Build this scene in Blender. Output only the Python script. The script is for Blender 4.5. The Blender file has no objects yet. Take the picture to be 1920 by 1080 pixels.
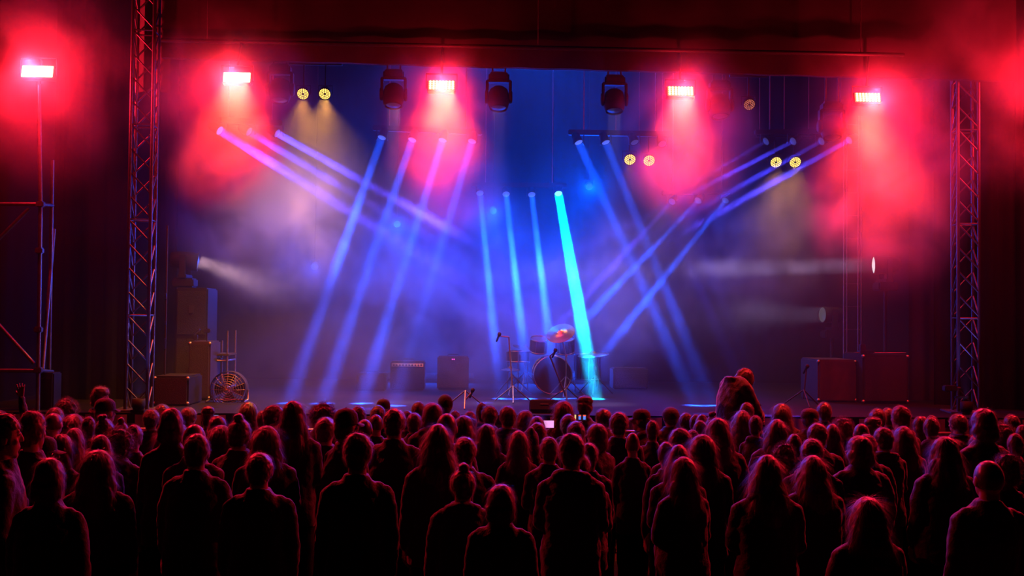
import bpy, bmesh, math, random
from mathutils import Vector, Matrix
import numpy as np

sc = bpy.context.scene
COL = sc.collection
PI = math.pi

# ------------------------------------------------------------------ camera, world, exposure
F_PX = 2000.0
CAM = Vector((0.0, 0.0, 2.45))
YAW, PITCH, ROLL = math.radians(2.3), math.radians(1.6), math.radians(0.55)
_f = Vector((math.sin(YAW)*math.cos(PITCH), math.cos(YAW)*math.cos(PITCH), math.sin(PITCH)))
_r0 = Vector((math.cos(YAW), -math.sin(YAW), 0.0))
_u0 = _r0.cross(_f)
_r = _r0*math.cos(ROLL) + _u0*math.sin(ROLL)
_u = _u0*math.cos(ROLL) - _r0*math.sin(ROLL)
cam_data = bpy.data.cameras.new('camera')
cam_data.sensor_width = 36.0
cam_data.lens = F_PX/1920.0*36.0
cam_data.clip_start, cam_data.clip_end = 0.1, 200
cam = bpy.data.objects.new('camera', cam_data)
COL.objects.link(cam)
M3 = Matrix((_r, _u, -_f)).transposed()
cam.matrix_world = Matrix.Translation(CAM) @ M3.to_4x4()
sc.camera = cam
world = bpy.data.worlds.new('night'); sc.world = world
world.use_nodes = True
bg = world.node_tree.nodes['Background']
bg.inputs[0].default_value = (0.004, 0.0015, 0.006, 1); bg.inputs[1].default_value = 0.25
sc.view_settings.view_transform = 'Standard'
sc.view_settings.look = 'None'
sc.view_settings.exposure = 0.0
sc.view_settings.gamma = 1.0
sc.view_settings.use_curve_mapping = False
try:
    cy = sc.cycles
    cy.use_denoising = True
    cy.max_bounces = 3; cy.diffuse_bounces = 1; cy.glossy_bounces = 1
    cy.transmission_bounces = 2; cy.volume_bounces = 0; cy.transparent_max_bounces = 4
    cy.volume_step_rate = 1.7; cy.volume_max_steps = 64
    cy.sample_clamp_direct = 0; cy.sample_clamp_indirect = 4
    cy.caustics_reflective = False; cy.caustics_refractive = False
except Exception:
    pass

def ray(px, py):
    return (_f*F_PX + _r*(px-960.0) + _u*(540.0-py)).normalized()
def at(px, py, Y):
    d = ray(px, py)
    return CAM + d*((Y-CAM.y)/d.y)
def atz(px, Y, z):
    """world point with this depth and height, in the picture column px"""
    p = at(px, 600, Y)
    return Vector((p.x, Y, z))

# ------------------------------------------------------------------ the rig's lights
BLUE, VIOLET, CYAN = (0.006, 0.075, 1.0), (0.06, 0.045, 1.0), (0.0, 0.5, 1.0)
RED, AMBER, PALE = (1.0, 0.010, 0.028), (1.0, 0.39, 0.045), (0.62, 0.42, 0.85)

def aim(o, d):
    o.rotation_mode = 'QUATERNION'
    o.rotation_quaternion = (-Vector(d)).to_track_quat('Z', 'Y')
def disk_light(p, d, color, power, size, spread, size_y=None):
    l = bpy.data.lights.new('lamp_light', 'AREA')
    l.shape = 'DISK' if size_y is None else 'RECTANGLE'
    l.size = size
    if size_y: l.size_y = size_y
    l.energy = power; l.color = color; l.spread = math.radians(spread)
    o = bpy.data.objects.new('lamp_light', l); COL.objects.link(o)
    o.location = p; aim(o, d)
    return o
def spot_light(p, d, color, power, angle, blend=0.6, radius=0.03):
    l = bpy.data.lights.new('lamp_light', 'SPOT')
    l.energy = power; l.color = color; l.spot_size = math.radians(angle); l.spot_blend = blend
    l.shadow_soft_size = radius
    o = bpy.data.objects.new('lamp_light', l); COL.objects.link(o)
    o.location = p; aim(o, d)
    return o

# head: (px, py, Y) of the lens, (px, py, Y) of a point the beam passes, colour, power, spread
BEAMS = [
 # three heads at the left, sweeping to the right
 ('side', (412,245,14.6), (700,424,13.8), VIOLET, 34, 3.2, .12),
 ('side', (467,247,14.9), (750,415,14.2), VIOLET, 7, 3.2, .10),
 ('side', (520,250,15.2), (720,362,14.6), VIOLET, 12, 3.2, .10),
 # left bar of four
 ('bar1', (716,258,16.0), (545,745,14.2), BLUE, 15, 3.6, .12),
 ('bar1', (773,262,16.0), (608,745,14.2), BLUE, 18, 3.6, .12),
 ('bar1', (830,263,16.0), (678,755,14.2), BLUE, 24, 3.6, .12),
 ('bar1', (885,265,16.0), (765,670,14.2), BLUE, 13, 3.6, .12),
 # right bar of four
 ('bar2', (1085,267,16.0), (1305,760,14.2), BLUE, 22, 3.6, .13),
 ('bar2', (1136,267,16.0), (1336,760,14.2), BLUE, 17, 3.6, .12),
 ('bar2', (1190,267,16.0), (1355,640,14.2), VIOLET, 2, 3.6, .10),
 ('bar2', (1242,270,16.0), (1330,500,14.2), VIOLET, 1, 3.6, .10),
 # far right bar
 ('bar3', (1436,265,16.4), (1200,400,15.4), VIOLET, .6, 2.0, .06),
 ('bar3', (1487,265,16.4), (1290,366,15.4), VIOLET, 2.6, 2.0, .07),
 ('bar3', (1540,265,16.4), (1310,392,15.4), VIOLET, 2.2, 2.0, .07),
 ('bar3', (1592,263,16.4), (1220,470,15.0), VIOLET, 5, 2.2, .08),
 # back bar of four in the middle
 ('bar4', (900,362,18.2), (938,745,15.2), BLUE, 8, 2.8, .10),
 ('bar4', (949,364,18.2), (992,745,15.2), BLUE, 13, 2.8, .10),
 ('bar4', (997,365,18.2), (1043,750,15.2), BLUE, 12, 2.8, .10),
 ('bar4', (1047,363,18.2), (1118,760,15.2), CYAN, 85, 2.3, .14),
 # back bar at the right
 ('bar5', (1260,378,18.2), (1130,520,16.6), VIOLET, 2, 2.6, .08),
 ('bar5', (1309,376,18.2), (1120,575,16.4), BLUE, 4.5, 2.6, .08),
 ('bar5', (1360,376,18.2), (1190,590,16.4), BLUE, 5.5, 2.6, .08),
]
HEADS = []
for bar, a, b, colr, pw, spr, sz in BEAMS:
    p, q = at(*a), at(*b)
    d = (q-p).normalized()
    disk_light(p + d*0.012, d, colr, pw*1.7, sz, spr)
    HEADS.append((bar, p, d, colr, pw))

# red LED wash panels: (px, py, Y, width px, spread power, column power, tilt)
PANELS = [(70,134,12.7,55, 1100, 0, 25), (444,145,12.6,48, 560, 330, 55), (828,160,12.7,48, 480, 560, 55),
          (1276,171,12.8,48, 480, 280, 55), (1627,183,12.85,48, 800, 330, 50), (2010,170,12.6,55, 1000, 0, 25)]
SPILL = {70:420, 444:50, 828:55, 1276:40, 1627:110, 2010:600}
COLUMN = (1.0, 0.030, 0.012)
for px, py, Y, w, pw, cpw, tl in PANELS:
    p = at(px, py, Y)
    # the panel throws forward and down over the crowd
    dn = Vector((0, -math.cos(math.radians(30)), -math.sin(math.radians(30))))
    spot_light(p + Vector((0,-0.09,0)), dn, RED, pw, 140, 1.0, 0.01)
    # its wide spill over the header cloth and the smoke behind
    l = bpy.data.lights.new('panel_spill', 'POINT'); l.energy = SPILL[px]; l.color = RED; l.shadow_soft_size = 0.02
    o = bpy.data.objects.new('panel_spill', l); COL.objects.link(o); o.location = p + Vector((0,-0.26,0.05))
    if cpw:
        disk_light(p + Vector((0,-0.10,-0.075)), Vector((0,0.40 if px == 828 else 0.12,-1)), COLUMN, cpw*0.42, 0.30, 85, 0.10)

# amber pars: (px, py, Y, power, tilt)
PARS = [(568,176,14.2,100,60),(609,176,14.2,100,60),(1181,299,16.2,28,62),(1217,301,16.2,28,62),
        (1405,196,14.8,2,60),(1455,304,16.6,26,62),(1491,304,16.6,26,62)]
for px, py, Y, pw, tl in PARS:
    p = at(px, py, Y)
    disk_light(p + Vector((0,-0.03,-0.09)), Vector((0.0,0.12,-1)), AMBER, pw*(0.75 if px < 700 else 0.5 if px < 1300 else 0.35), 0.13, 100)

# dark moving heads, some giving a faint pale beam downwards: (px, py, Y, power)
MOVERS = [(525,165,13.3,0),(738,175,13.3,9),(935,180,13.3,9),(1152,185,13.3,9),(1350,195,13.3,0),(1560,235,13.3,0)]
for px, py, Y, pw in MOVERS:
    if pw:
        p = at(px, py+28, Y)
        disk_light(p, Vector((0,0.28,-1)), PALE, pw, 0.17, 16)

# side heads on stands
SIDES = [((374,492,15.5), (560,560,15.6), (0.9,0.5,0.6), 6, 36, 0.20), ((1635,497,15.9), (1500,500,16.2), PALE, 4, 7, 0.24),
         ((1541,590,17.2), (1420,594,16.6), PALE, 5, 24, 0.24)]
for a, b, colr, pw, spr, sz in SIDES:
    p, q = at(*a), at(*b)
    disk_light(p, (q-p), colr, pw, sz, spr)

# added unseen blue fills: two on the floor behind the backline, one overhead
BLUE_FILLS = [((800,703,18.9), (0,-0.75,0.8), 1.6, 0.10, 45, 160), ((1040,703,18.9), (0,-0.75,0.8), 1.6, 0.10, 60, 160),
          ((960,110,18.9), (0,-0.8,-0.9), 4.0, 0.2, 90, 140)]
# unseen violet fill spots added on the deck to tint each truss
TRUSS_FILLS = [(261,12.72,14), (1812,13.1,22)]
for px, Y, pw in TRUSS_FILLS:
    spot_light(Vector((at(px,700,Y).x, Y, 1.48)), Vector((0,0.10,1)), (0.22,0.16,1.0), pw*6, 40, 0.8, 0.03)
for a, d, w, h, pw, spr in BLUE_FILLS:
    disk_light(at(*a), Vector(d), (0.0,0.075,1.0), pw, w, spr, h)
HAZE_FILLS = [(925,395,18.5,480),(1105,350,18.5,800),(745,420,18.3,460),(590,500,18.3,200)]  # blue fill spots added to turn the haze at the back blue
for px, py, Y, pw in HAZE_FILLS:
    spot_light(at(px,py,Y)+Vector((0,-.12,-.03)), Vector((0,-0.9,-0.25)), (0.0,0.065,1.0), pw, 150, 1.0, 0.05)

# ------------------------------------------------------------------ materials
def mat(name, color, rough=0.6, metal=0.0, noise=None, bump=0.0, scale=8.0, emit=None, estr=0, spec=0.5, sheen=0.0):
    m = bpy.data.materials.new(name); m.use_nodes = True
    nt = m.node_tree; b = nt.nodes['Principled BSDF']
    b.inputs['Base Color'].default_value = (*color, 1)
    b.inputs['Roughness'].default_value = rough
    b.inputs['Metallic'].default_value = metal
    b.inputs['Specular IOR Level'].default_value = spec
    if sheen:
        b.inputs['Sheen Weight'].default_value = sheen
        b.inputs['Sheen Roughness'].default_value = 0.4
    if emit:
        b.inputs['Emission Color'].default_value = (*emit, 1)
        b.inputs['Emission Strength'].default_value = estr
        m.cycles.emission_sampling = 'NONE'
    if noise or bump:
        tc = nt.nodes.new('ShaderNodeTexCoord'); n = nt.nodes.new('ShaderNodeTexNoise')
        n.inputs['Scale'].default_value = scale; n.inputs['Detail'].default_value = 4
        nt.links.new(tc.outputs['Object'], n.inputs['Vector'])
        if noise:
            r = nt.nodes.new('ShaderNodeValToRGB')
            r.color_ramp.elements[0].position = 0.3; r.color_ramp.elements[1].position = 0.7
            r.color_ramp.elements[0].color = (*color, 1); r.color_ramp.elements[1].color = (*noise, 1)
            nt.links.new(n.outputs['Fac'], r.inputs['Fac']); nt.links.new(r.outputs['Color'], b.inputs['Base Color'])
        if bump:
            bp = nt.nodes.new('ShaderNodeBump'); bp.inputs['Strength'].default_value = bump
            bp.inputs['Distance'].default_value = 0.02
            nt.links.new(n.outputs['Fac'], bp.inputs['Height']); nt.links.new(bp.outputs['Normal'], b.inputs['Normal'])
    return m

MT = dict(
 asphalt = mat('asphalt', (0.03,0.03,0.03), 0.9, noise=(0.05,0.048,0.045), bump=0.4, scale=30),
 deck = mat('stage_deck_black', (0.004,0.004,0.005), 0.8, noise=(0.007,0.007,0.008), scale=4, spec=0.15),
 skirt = mat('grey_skirt', (0.30,0.30,0.34), 0.8, noise=(0.22,0.22,0.25), scale=3),
 drape = mat('black_drape', (0.006,0.006,0.007), 0.95, bump=0.3, scale=5, spec=0.05),
 scrim = mat('grey_scrim', (0.035,0.035,0.04), 0.95, bump=0.3, scale=5, spec=0.1),
 header = mat('header_cloth', (0.030,0.025,0.030), 0.95, noise=(0.04,0.034,0.04), scale=2, spec=0.1),
 sheet = mat('haze_sheet', (0.09,0.09,0.10), 0.9, noise=(0.06,0.06,0.07), scale=3),
 alu = mat('aluminium', (0.11,0.11,0.14), 0.42, 1.0, bump=0.1, scale=40),
 steel = mat('galvanised_steel', (0.3,0.3,0.3), 0.45, 1.0, noise=(0.22,0.22,0.22), scale=20),
 black = mat('black_plastic', (0.009,0.009,0.010), 0.7, noise=(0.013,0.013,0.014), scale=15, spec=0.2),
 blackmetal = mat('black_metal', (0.015,0.015,0.016), 0.6, 0.3, noise=(0.02,0.02,0.022), scale=15),
 grille = mat('speaker_grille', (0.008,0.008,0.009), 0.85, 0.0, bump=0.8, scale=120),
 chrome = mat('chrome', (0.2,0.2,0.22), 0.3, 1.0, bump=0.05, scale=30),
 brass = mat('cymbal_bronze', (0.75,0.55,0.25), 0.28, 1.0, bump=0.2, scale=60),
 shell = mat('drum_shell', (0.006,0.008,0.02), 0.45, 0.0, noise=(0.01,0.012,0.03), scale=6, spec=0.2),
 skin_drum = mat('drum_head', (0.05,0.05,0.05), 0.5, noise=(0.04,0.04,0.04), scale=5),
 flight = mat('flightcase_ply', (0.02,0.014,0.012), 0.6, noise=(0.028,0.02,0.017), scale=8),
 amp = mat('amp_tolex', (0.009,0.009,0.01), 0.85, bump=0.5, scale=100),
 pale = mat('pale_panel', (0.5,0.5,0.55), 0.5, noise=(0.42,0.42,0.46), scale=30),
 ink = mat('dark_ink', (0.03,0.03,0.05), 0.6, noise=(0.05,0.05,0.07), scale=30),
)
def emis(name, color, s): return mat(name, (0.02,0.02,0.02), 0.4, emit=color, estr=s)
MT['led_red'] = emis('red_led_hot', (1.0,0.62,0.22), 5.0)
MT['led_hot'] = emis('red_led_hottest', (1.0,0.85,0.62), 6.0)
MT['led_amber'] = emis('amber_led', (1.0,0.60,0.10), 3.2)
MT['led_amber_dim'] = emis('amber_led_dim', (0.55,0.16,0.08), 1.0)
MT['led_pink'] = emis('pink_led', (1.0,0.05,0.6), 2.0)
MT['led_white'] = emis('white_led', (0.6,0.8,1.0), 1.2)
MT['led_green'] = emis('green_led', (0.1,0.9,0.8), 1.5)
MT['panel_glow'] = emis('panel_reflector', (1.0,0.30,0.08), 0.9)
MT['panel_hot'] = emis('panel_reflector_hot', (1.0,0.7,0.35), 4.0)
MT['phone'] = emis('phone_screen_pink', (0.9,0.35,0.8), 1.2)

# ------------------------------------------------------------------ mesh helpers
class MB:
    def __init__(s): s.v = []; s.f = []; s.sm = []
    def add(s, vs, fs, smooth=False):
        o = len(s.v); s.v += [tuple(v) for v in vs]; s.f += [tuple(i+o for i in f) for f in fs]; s.sm += [smooth]*len(fs)
        return s
    def box(s, c, size, rot=None, bev=0.0):
        hx, hy, hz = [a/2 for a in size]
        b = min(bev, hx*.9, hy*.9, hz*.9)
        if b <= 0:
            vs = [Vector((x*hx,y*hy,z*hz)) for x in (-1,1) for y in (-1,1) for z in (-1,1)]
            fs = [(0,1,3,2),(4,6,7,5),(0,4,5,1),(2,3,7,6),(0,2,6,4),(1,5,7,3)]
        else:
            bm = bmesh.new(); bmesh.ops.create_cube(bm, size=1)
            for v in bm.verts: v.co = Vector((v.co.x*2*hx, v.co.y*2*hy, v.co.z*2*hz))
            bmesh.ops.bevel(bm, geom=list(bm.edges), offset=b, segments=2, affect='EDGES')
            bm.verts.index_update()
            vs = [v.co.copy() for v in bm.verts]; fs = [[v.index for v in f.verts] for f in bm.faces]; bm.free()
        if rot is not None: vs = [rot @ v for v in vs]
        c = Vector(c)
        return s.add([v+c for v in vs], fs)
    def tube(s, pts, r, n=8, cap=True):
        pts = [Vector(p) for p in pts]; rs = r if isinstance(r, (list, tuple)) else [r]*len(pts)
        vs, fs = [], []
        prev = None
        for i, p in enumerate(pts):
            t = (pts[min(i+1, len(pts)-1)] - pts[max(i-1, 0)]).normalized()
            if prev is None:
                a = Vector((0,0,1)) if abs(t.z) < .9 else Vector((1,0,0))
                x = t.cross(a).normalized()
            else:
                x = (prev - t*prev.dot(t)).normalized()
            prev = x; y = t.cross(x)
            for k in range(n):
                an = 2*PI*k/n
                vs.append(p + (x*math.cos(an)+y*math.sin(an))*rs[i])
        for i in range(len(pts)-1):
            for k in range(n):
                fs.append((i*n+k, i*n+(k+1)%n, (i+1)*n+(k+1)%n, (i+1)*n+k))
        s.add(vs, fs, True)
        if cap:
            s.add(vs[:n], [tuple(reversed(range(n)))]); s.add(vs[-n:], [tuple(range(n))])
        return s
    def lathe(s, prof, c=(0,0,0), axis=(0,0,1), n=24, smooth=True):
        """prof: (radius, height) along the axis"""
        q = Vector(axis).normalized().to_track_quat('Z', 'Y'); c = Vector(c)
        vs, fs = [], []
        for r, h in prof:
            for k in range(n):
                an = 2*PI*k/n
                vs.append(c + q @ Vector((r*math.cos(an), r*math.sin(an), h)))
        for i in range(len(prof)-1):
            for k in range(n):
                fs.append((i*n+k, i*n+(k+1)%n, (i+1)*n+(k+1)%n, (i+1)*n+k))
        return s.add(vs, fs, smooth)
    def grid(s, fn, nu, nv, smooth=True):
        vs = [fn(u/nu, v/nv) for v in range(nv+1) for u in range(nu+1)]
        fs = [(v*(nu+1)+u, v*(nu+1)+u+1, (v+1)*(nu+1)+u+1, (v+1)*(nu+1)+u) for v in range(nv) for u in range(nu)]
        return s.add(vs, fs, smooth)
    def mesh(s, name):
        me = bpy.data.meshes.new(name)
        me.from_pydata(s.v, [], s.f); me.update()
        me.polygons.foreach_set('use_smooth', s.sm)
        return me
    def build(s, name, m, parent=None, loc=None):
        me = s.mesh(name); me.materials.append(m)
        o = bpy.data.objects.new(name, me); COL.objects.link(o)
        if parent is not None: o.parent = parent
        if loc is not None:
            o.location = loc
        return o
def tag(o, label=None, cat=None, group=None, kind=None):
    if label: o['label'] = label
    if cat: o['category'] = cat
    if group: o['group'] = group
    if kind: o['kind'] = kind
    return o
def empty(name, loc=(0,0,0), label=None, cat=None, group=None):
    o = bpy.data.objects.new(name, None); COL.objects.link(o); o.location = loc
    o.empty_display_size = 0.1
    return tag(o, label, cat, group)
def local(p, root): return Vector(p) - root.location

# ------------------------------------------------------------------ structure
DECK = 1.30
def struct(name, mb, m): return tag(mb.build(name, m), kind='structure')
struct('ground', MB().box((0.5, 9, -0.1), (34, 34, 0.2)), MT['asphalt'])
struct('stage_floor', MB().box((0.6, 16.3, DECK-0.06), (13.4, 7.3, 0.12)), MT['deck'])
mb = MB()
def skirt_fn(u, v):
    x = -6.1 + 13.4*u
    return (x, 12.64+0.02*math.sin(x*22), (DECK-0.02)*v)
mb.grid(skirt_fn, 500, 2)
sk = struct('stage_skirt', mb, MT['skirt'])
def drape(name, x0, x1, y, z0, z1, m, fold=0.05, per=0.28):
    n = max(8, int((x1-x0)/per*8))
    g = MB()
    g.grid(lambda u, v: (x0+(x1-x0)*u, y+fold*math.sin((x0+(x1-x0)*u)*2*PI/per+math.sin(v*2)*.7)+0.3*fold*math.sin(u*57), z0+(z1-z0)*v), n, 6)
    return struct(name, g, m)
bl = at(303, 108, 12.9); 
drape('wall_back', -6.1, 7.3, 19.6, DECK, 8, MT['drape'], 0.006)
drape('wall_left', at(108,0,14.6).x, at(246,0,14.6).x, 14.6, 0, 8.2, MT['drape'])
drape('wall_right', at(1838,0,13.9).x, at(1838,0,13.9).x+2.2, 13.9, 0, 8.2, MT['drape'])
struct('ceiling', MB().box((0.6, 16.3, 8.1), (13.4, 7.2, 0.12)), MT['drape'])
# side walls of the stage, running back from the wings
g = MB(); g.box((-6.1, 16.6, 4.6), (0.06, 6.0, 7.0)); struct('wall_side_left', g, MT['drape'])
g = MB(); g.box((7.3, 16.7, 4.6), (0.06, 5.6, 7.0)); struct('wall_side_right', g, MT['drape'])

# header: a slightly sagging black cloth across the top of the stage front
hd_l, hd_r = at(303,108,12.95), at(1905,152,12.95)
g = MB()
def hfn(u, v):
    x = hd_l.x+(hd_r.x-hd_l.x)*u
    zb = hd_l.z+(hd_r.z-hd_l.z)*u
    return (x, 12.95+0.015*math.sin(x*9)*(1-v), zb+(8.0-zb)*v)
g.grid(hfn, 120, 6); g.grid(lambda u, v: (lambda q: (q[0], q[1]+0.08, q[2]))(hfn(1-u, v)), 120, 6)
g.grid(lambda u, v: (lambda q: (q[0], q[1]+0.08*v, q[2]))(hfn(1-u, 0)), 120, 1)
hdr = tag(g.build('stage_header', MT['header']), 'long black cloth header across the top of the stage front', 'stage banner')
# grey tarp beside it, standing in for lit haze
a0, a1 = at(250,172,13.2), at(303,60,13.2)
g = MB(); g.grid(lambda u, v: (a0.x+(a1.x-a0.x+0.1)*u, 13.2+0.02*math.sin(u*14), a0.z+(8.0-a0.z)*v), 20, 8)
g.grid(lambda u, v: (a1.x+0.1-(a1.x-a0.x+0.1)*u, 13.23+0.02*math.sin((1-u)*14), a0.z+(8.0-a0.z)*v), 20, 8)
tag(g.build('haze_sheet', MT['sheet']), 'grey tarp standing in for lit haze at the top of the left truss', 'sheet')

# haze
def smoke_material(name, dens, aniso, noise_scale, lo, hi, power=1.0, falloff=False, seed=0.0, stage=False):
    m = bpy.data.materials.new(name); m.use_nodes = True; nt = m.node_tree; L = nt.links
    nt.nodes.remove(nt.nodes['Principled BSDF'])
    v = nt.nodes.new('ShaderNodeVolumeScatter'); v.inputs['Color'].default_value = (1,1,1,1)
    v.inputs['Density'].default_value = dens; v.inputs['Anisotropy'].default_value = aniso
    L.new(v.outputs[0], nt.nodes['Material Output'].inputs['Volume'])
    tc = nt.nodes.new('ShaderNodeTexCoord'); geo = nt.nodes.new('ShaderNodeNewGeometry')
    n = nt.nodes.new('ShaderNodeTexNoise'); n.noise_dimensions = '4D'
    n.inputs['W'].default_value = seed; n.inputs['Scale'].default_value = noise_scale
    n.inputs['Detail'].default_value = 1.0 if stage else 2.0; n.inputs['Distortion'].default_value = 0.6
    L.new(geo.outputs['Position'], n.inputs['Vector'])
    mr = nt.nodes.new('ShaderNodeMapRange'); mr.interpolation_type = 'SMOOTHSTEP'
    mr.inputs['From Min'].default_value = 0.36; mr.inputs['From Max'].default_value = 0.66
    mr.inputs['To Min'].default_value = lo*dens; mr.inputs['To Max'].default_value = hi*dens
    L.new(n.outputs['Fac'], mr.inputs['Value']); out = mr.outputs[0]
    if stage:      # the haze thins out in front of the stage
        sp = nt.nodes.new('ShaderNodeSeparateXYZ'); L.new(geo.outputs['Position'], sp.inputs[0])
        f = nt.nodes.new('ShaderNodeMapRange'); f.interpolation_type = 'SMOOTHSTEP'
        f.inputs['From Min'].default_value = 12.6; f.inputs['From Max'].default_value = 14.6
        f.inputs['To Min'].default_value = 0.25; f.inputs['To Max'].default_value = 1.0
        L.new(sp.outputs['Y'], f.inputs['Value'])
        mu = nt.nodes.new('ShaderNodeMath'); mu.operation = 'MULTIPLY'
        L.new(out, mu.inputs[0]); L.new(f.outputs[0], mu.inputs[1]); out = mu.outputs[0]
    if falloff:
        ln = nt.nodes.new('ShaderNodeVectorMath'); ln.operation = 'LENGTH'
        L.new(tc.outputs['Object'], ln.inputs[0])
        f = nt.nodes.new('ShaderNodeMapRange'); f.interpolation_type = 'SMOOTHSTEP'
        f.inputs['From Min'].default_value = 1.0; f.inputs['From Max'].default_value = 0.15
        f.inputs['To Min'].default_value = 0.0; f.inputs['To Max'].default_value = 1.0
        L.new(ln.outputs['Value'], f.inputs['Value'])
        mu = nt.nodes.new('ShaderNodeMath'); mu.operation = 'MULTIPLY'
        L.new(out, mu.inputs[0]); L.new(f.outputs[0], mu.inputs[1]); out = mu.outputs[0]
    L.new(out, v.inputs['Density'])
    return m
hz = MB().box((0.4, 15.7, 4.1), (17.0, 7.6, 8.4)).build('haze', smoke_material('thin_haze', 0.021, 0.4, 0.45, 0.5, 1.5, stage=True))
tag(hz, 'thin stage haze filling the air around the stage lights', 'haze', kind='stuff')
# denser drifts of smoke: (px, py, Y, rx, ry, rz metres, density, label)
CLOUDS = [((425,205,12.65), 1.25,0.75,1.4, 0.85, 'red smoke drifting round the lamp nearest the left truss'),
          ((828,215,12.75), 0.95,0.75,1.15, 0.75, 'red smoke round the lamp left of the stage middle'),
          ((1290,245,12.85), 1.0,0.75,1.3, 0.75, 'red smoke hanging round the lamp right of the stage middle'),
          ((1655,310,12.95), 1.3,0.85,1.9, 0.85, 'tall red smoke cloud round the lamp by the right truss'),
          ((70,150,12.7), 1.6,0.7,1.6, 0.22, 'red smoke round the lamp on the scaffold mast'),
          ((1880,140,12.7), 1.9,0.7,1.7, 0.30, 'red smoke drifting over the top of the right truss'),
          ((510,400,15.4), 1.7,1.3,1.5, 0.65, 'tan smoke below the high amber pair at the left'),
          ((850,330,14.3), 1.0,0.8,1.0, 0.55, 'magenta smoke behind the right pair of left blue beams'),
          ((950,560,17.0), 3.7,2.0,1.9, 0.30, 'deep blue smoke over the drum kit and backline'),
          ((1420,440,16.2), 1.9,1.4,1.5, 0.30, 'violet grey smoke under the low amber lamps at the right'),
          ((610,690,15.4), 1.9,1.3,1.1, 0.06, 'low blue smoke where the left beams land')]
for k, (a, rx, ry, rz, dn, lb) in enumerate(CLOUDS):
    bm = bmesh.new(); bmesh.ops.create_icosphere(bm, subdivisions=3, radius=1.0)
    me = bpy.data.meshes.new('smoke'); bm.to_mesh(me); bm.free()
    me.materials.append(smoke_material('smoke_drift', dn, 0.3, 1.3, 0.15, 1.6, falloff=True, seed=k*3.7))
    o = bpy.data.objects.new('smoke', me); COL.objects.link(o)
    o.location = at(*a); o.scale = (rx, ry, rz)
    tag(o, lb, 'smoke', kind='stuff')
MT['shaded'] = mat('shaded_bronze', (0.10,0.075,0.04), 0.5, 1.0, bump=0.2, scale=60)  # bronze darkened to put the shade on the unlit cymbals into its colour
# ------------------------------------------------------------------ trusses
def truss_square(name, x, y, w, z0, z1, bay, label, cat='truss', group=None, rot=0.0, tube_r=0.022, r2=0.011):
    """square lattice tower: four chords and zig-zag braces on each side"""
    root = empty(name, (x, y, z0), label, cat, group)
    root.rotation_euler = (0, 0, rot)
    h = w/2; H = z1-z0; n = int(H/bay)
    cs = [(-h,-h),(h,-h),(h,h),(-h,h)]
    for cx, cy in cs:
        MB().tube([(cx,cy,0),(cx,cy,H)], tube_r, 10).build('chord', MT['alu'], root)
    for k in range(4):
        a, b = cs[k], cs[(k+1)%4]
        m = MB()
        for i in range(n):
            z = i*bay
            p, q = (a, b) if k in (0, 2) else (b, a)
            m.tube([(p[0],p[1],z+bay),(q[0],q[1],z+0.02)], r2, 6)
            if i % 4 == 0: m.tube([(a[0],a[1],z),(b[0],b[1],z)], r2, 6)
        m.build('brace', MT['alu'], root)
    MB().box((0,0,0.01), (w+0.25, w+0.25, 0.02), bev=0.004).build('base_plate', MT['steel'], root)
    return root
# a lift-style truss tower of two ladder frames at the left, a square one at the right
pl = at(260, 760, 13.0)
truss_square('truss_tower', pl.x, 13.0, 0.25, DECK, 8.0, 0.285, 'tall aluminium truss tower standing at the left of the stage', rot=math.radians(4))
pr = at(1811, 760, 13.4)
truss_square('truss_tower', pr.x, 13.4, 0.255, DECK, 8.0, 0.30, 'tall aluminium truss tower standing at the right of the stage', rot=math.radians(-9))
# thinner pair of poles further back on the right: a lifting tower
for i, (px, Y) in enumerate([(1585, 16.6), (1612, 16.6)]):
    pass
p0, p1 = at(1585, 650, 16.6), at(1612, 650, 16.6)
root = empty('lifting_tower', ((p0.x+p1.x)/2, 16.6, DECK), 'thin grey lifting tower of paired poles behind the right side lamp', 'lifting tower')
for px_ in (p0.x, p1.x):
    for dx in (-0.025, 0.025):
        MB().tube([(px_-root.location.x+dx,0,0),(px_-root.location.x+dx,0,4.4)], 0.012, 8).build('pole', MT['steel'], root)
mb = MB()
for k in range(12):
    z = 0.3+k*0.36
    mb.tube([(p0.x-root.location.x,0,z),(p1.x-root.location.x,0,z)], 0.006, 6)
mb.build('rungs', MT['steel'], root)

# ------------------------------------------------------------------ flown pipes that carry the lamps
def pipe(pa, pb, label, r=0.026):
    c = (pa+pb)/2
    o = MB().tube([pa-c, pb-c], r, 10).build('lighting_pipe', MT['blackmetal'], loc=c)
    tag(o, label, 'pipe')
    # pipes hang from the roof on thin drop wires
    wr = MB()
    for t in (0.06, 0.5, 0.94):
        p = pa+(pb-pa)*t
        wr.tube([p-c, Vector((p.x, p.y, 8.06))-c], 0.006, 6)
    wr.build('hanger_wire', MT['steel'], o)
    return o
ZP = 5.72          # height of the front pipes
pipe(Vector((-4.0,13.3,ZP)), Vector((5.2,13.3,ZP)), 'black pipe across the stage front carrying the moving heads')
pipe(Vector((-3.7,12.80,ZP)), Vector((5.3,12.80,ZP)), 'black pipe in front of the header carrying the red LED panels')
zA = at(588,176,14.2).z+0.42; pipe(Vector((at(540,176,14.2).x,14.26,zA)), Vector((at(640,176,14.2).x,14.26,zA)), 'short black pipe holding the amber lamps at the left')
zB = at(1200,300,16.2).z+0.42; pipe(Vector((at(1150,176,16.2).x,16.26,zB)), Vector((at(1250,176,16.2).x,16.26,zB)), 'short black pipe holding the amber lamps near the middle')
zC = at(1472,304,16.6).z+0.42; pipe(Vector((at(1420,176,16.6).x,16.66,zC)), Vector((at(1525,176,16.6).x,16.66,zC)), 'short black pipe holding the amber lamps at the right')
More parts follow.
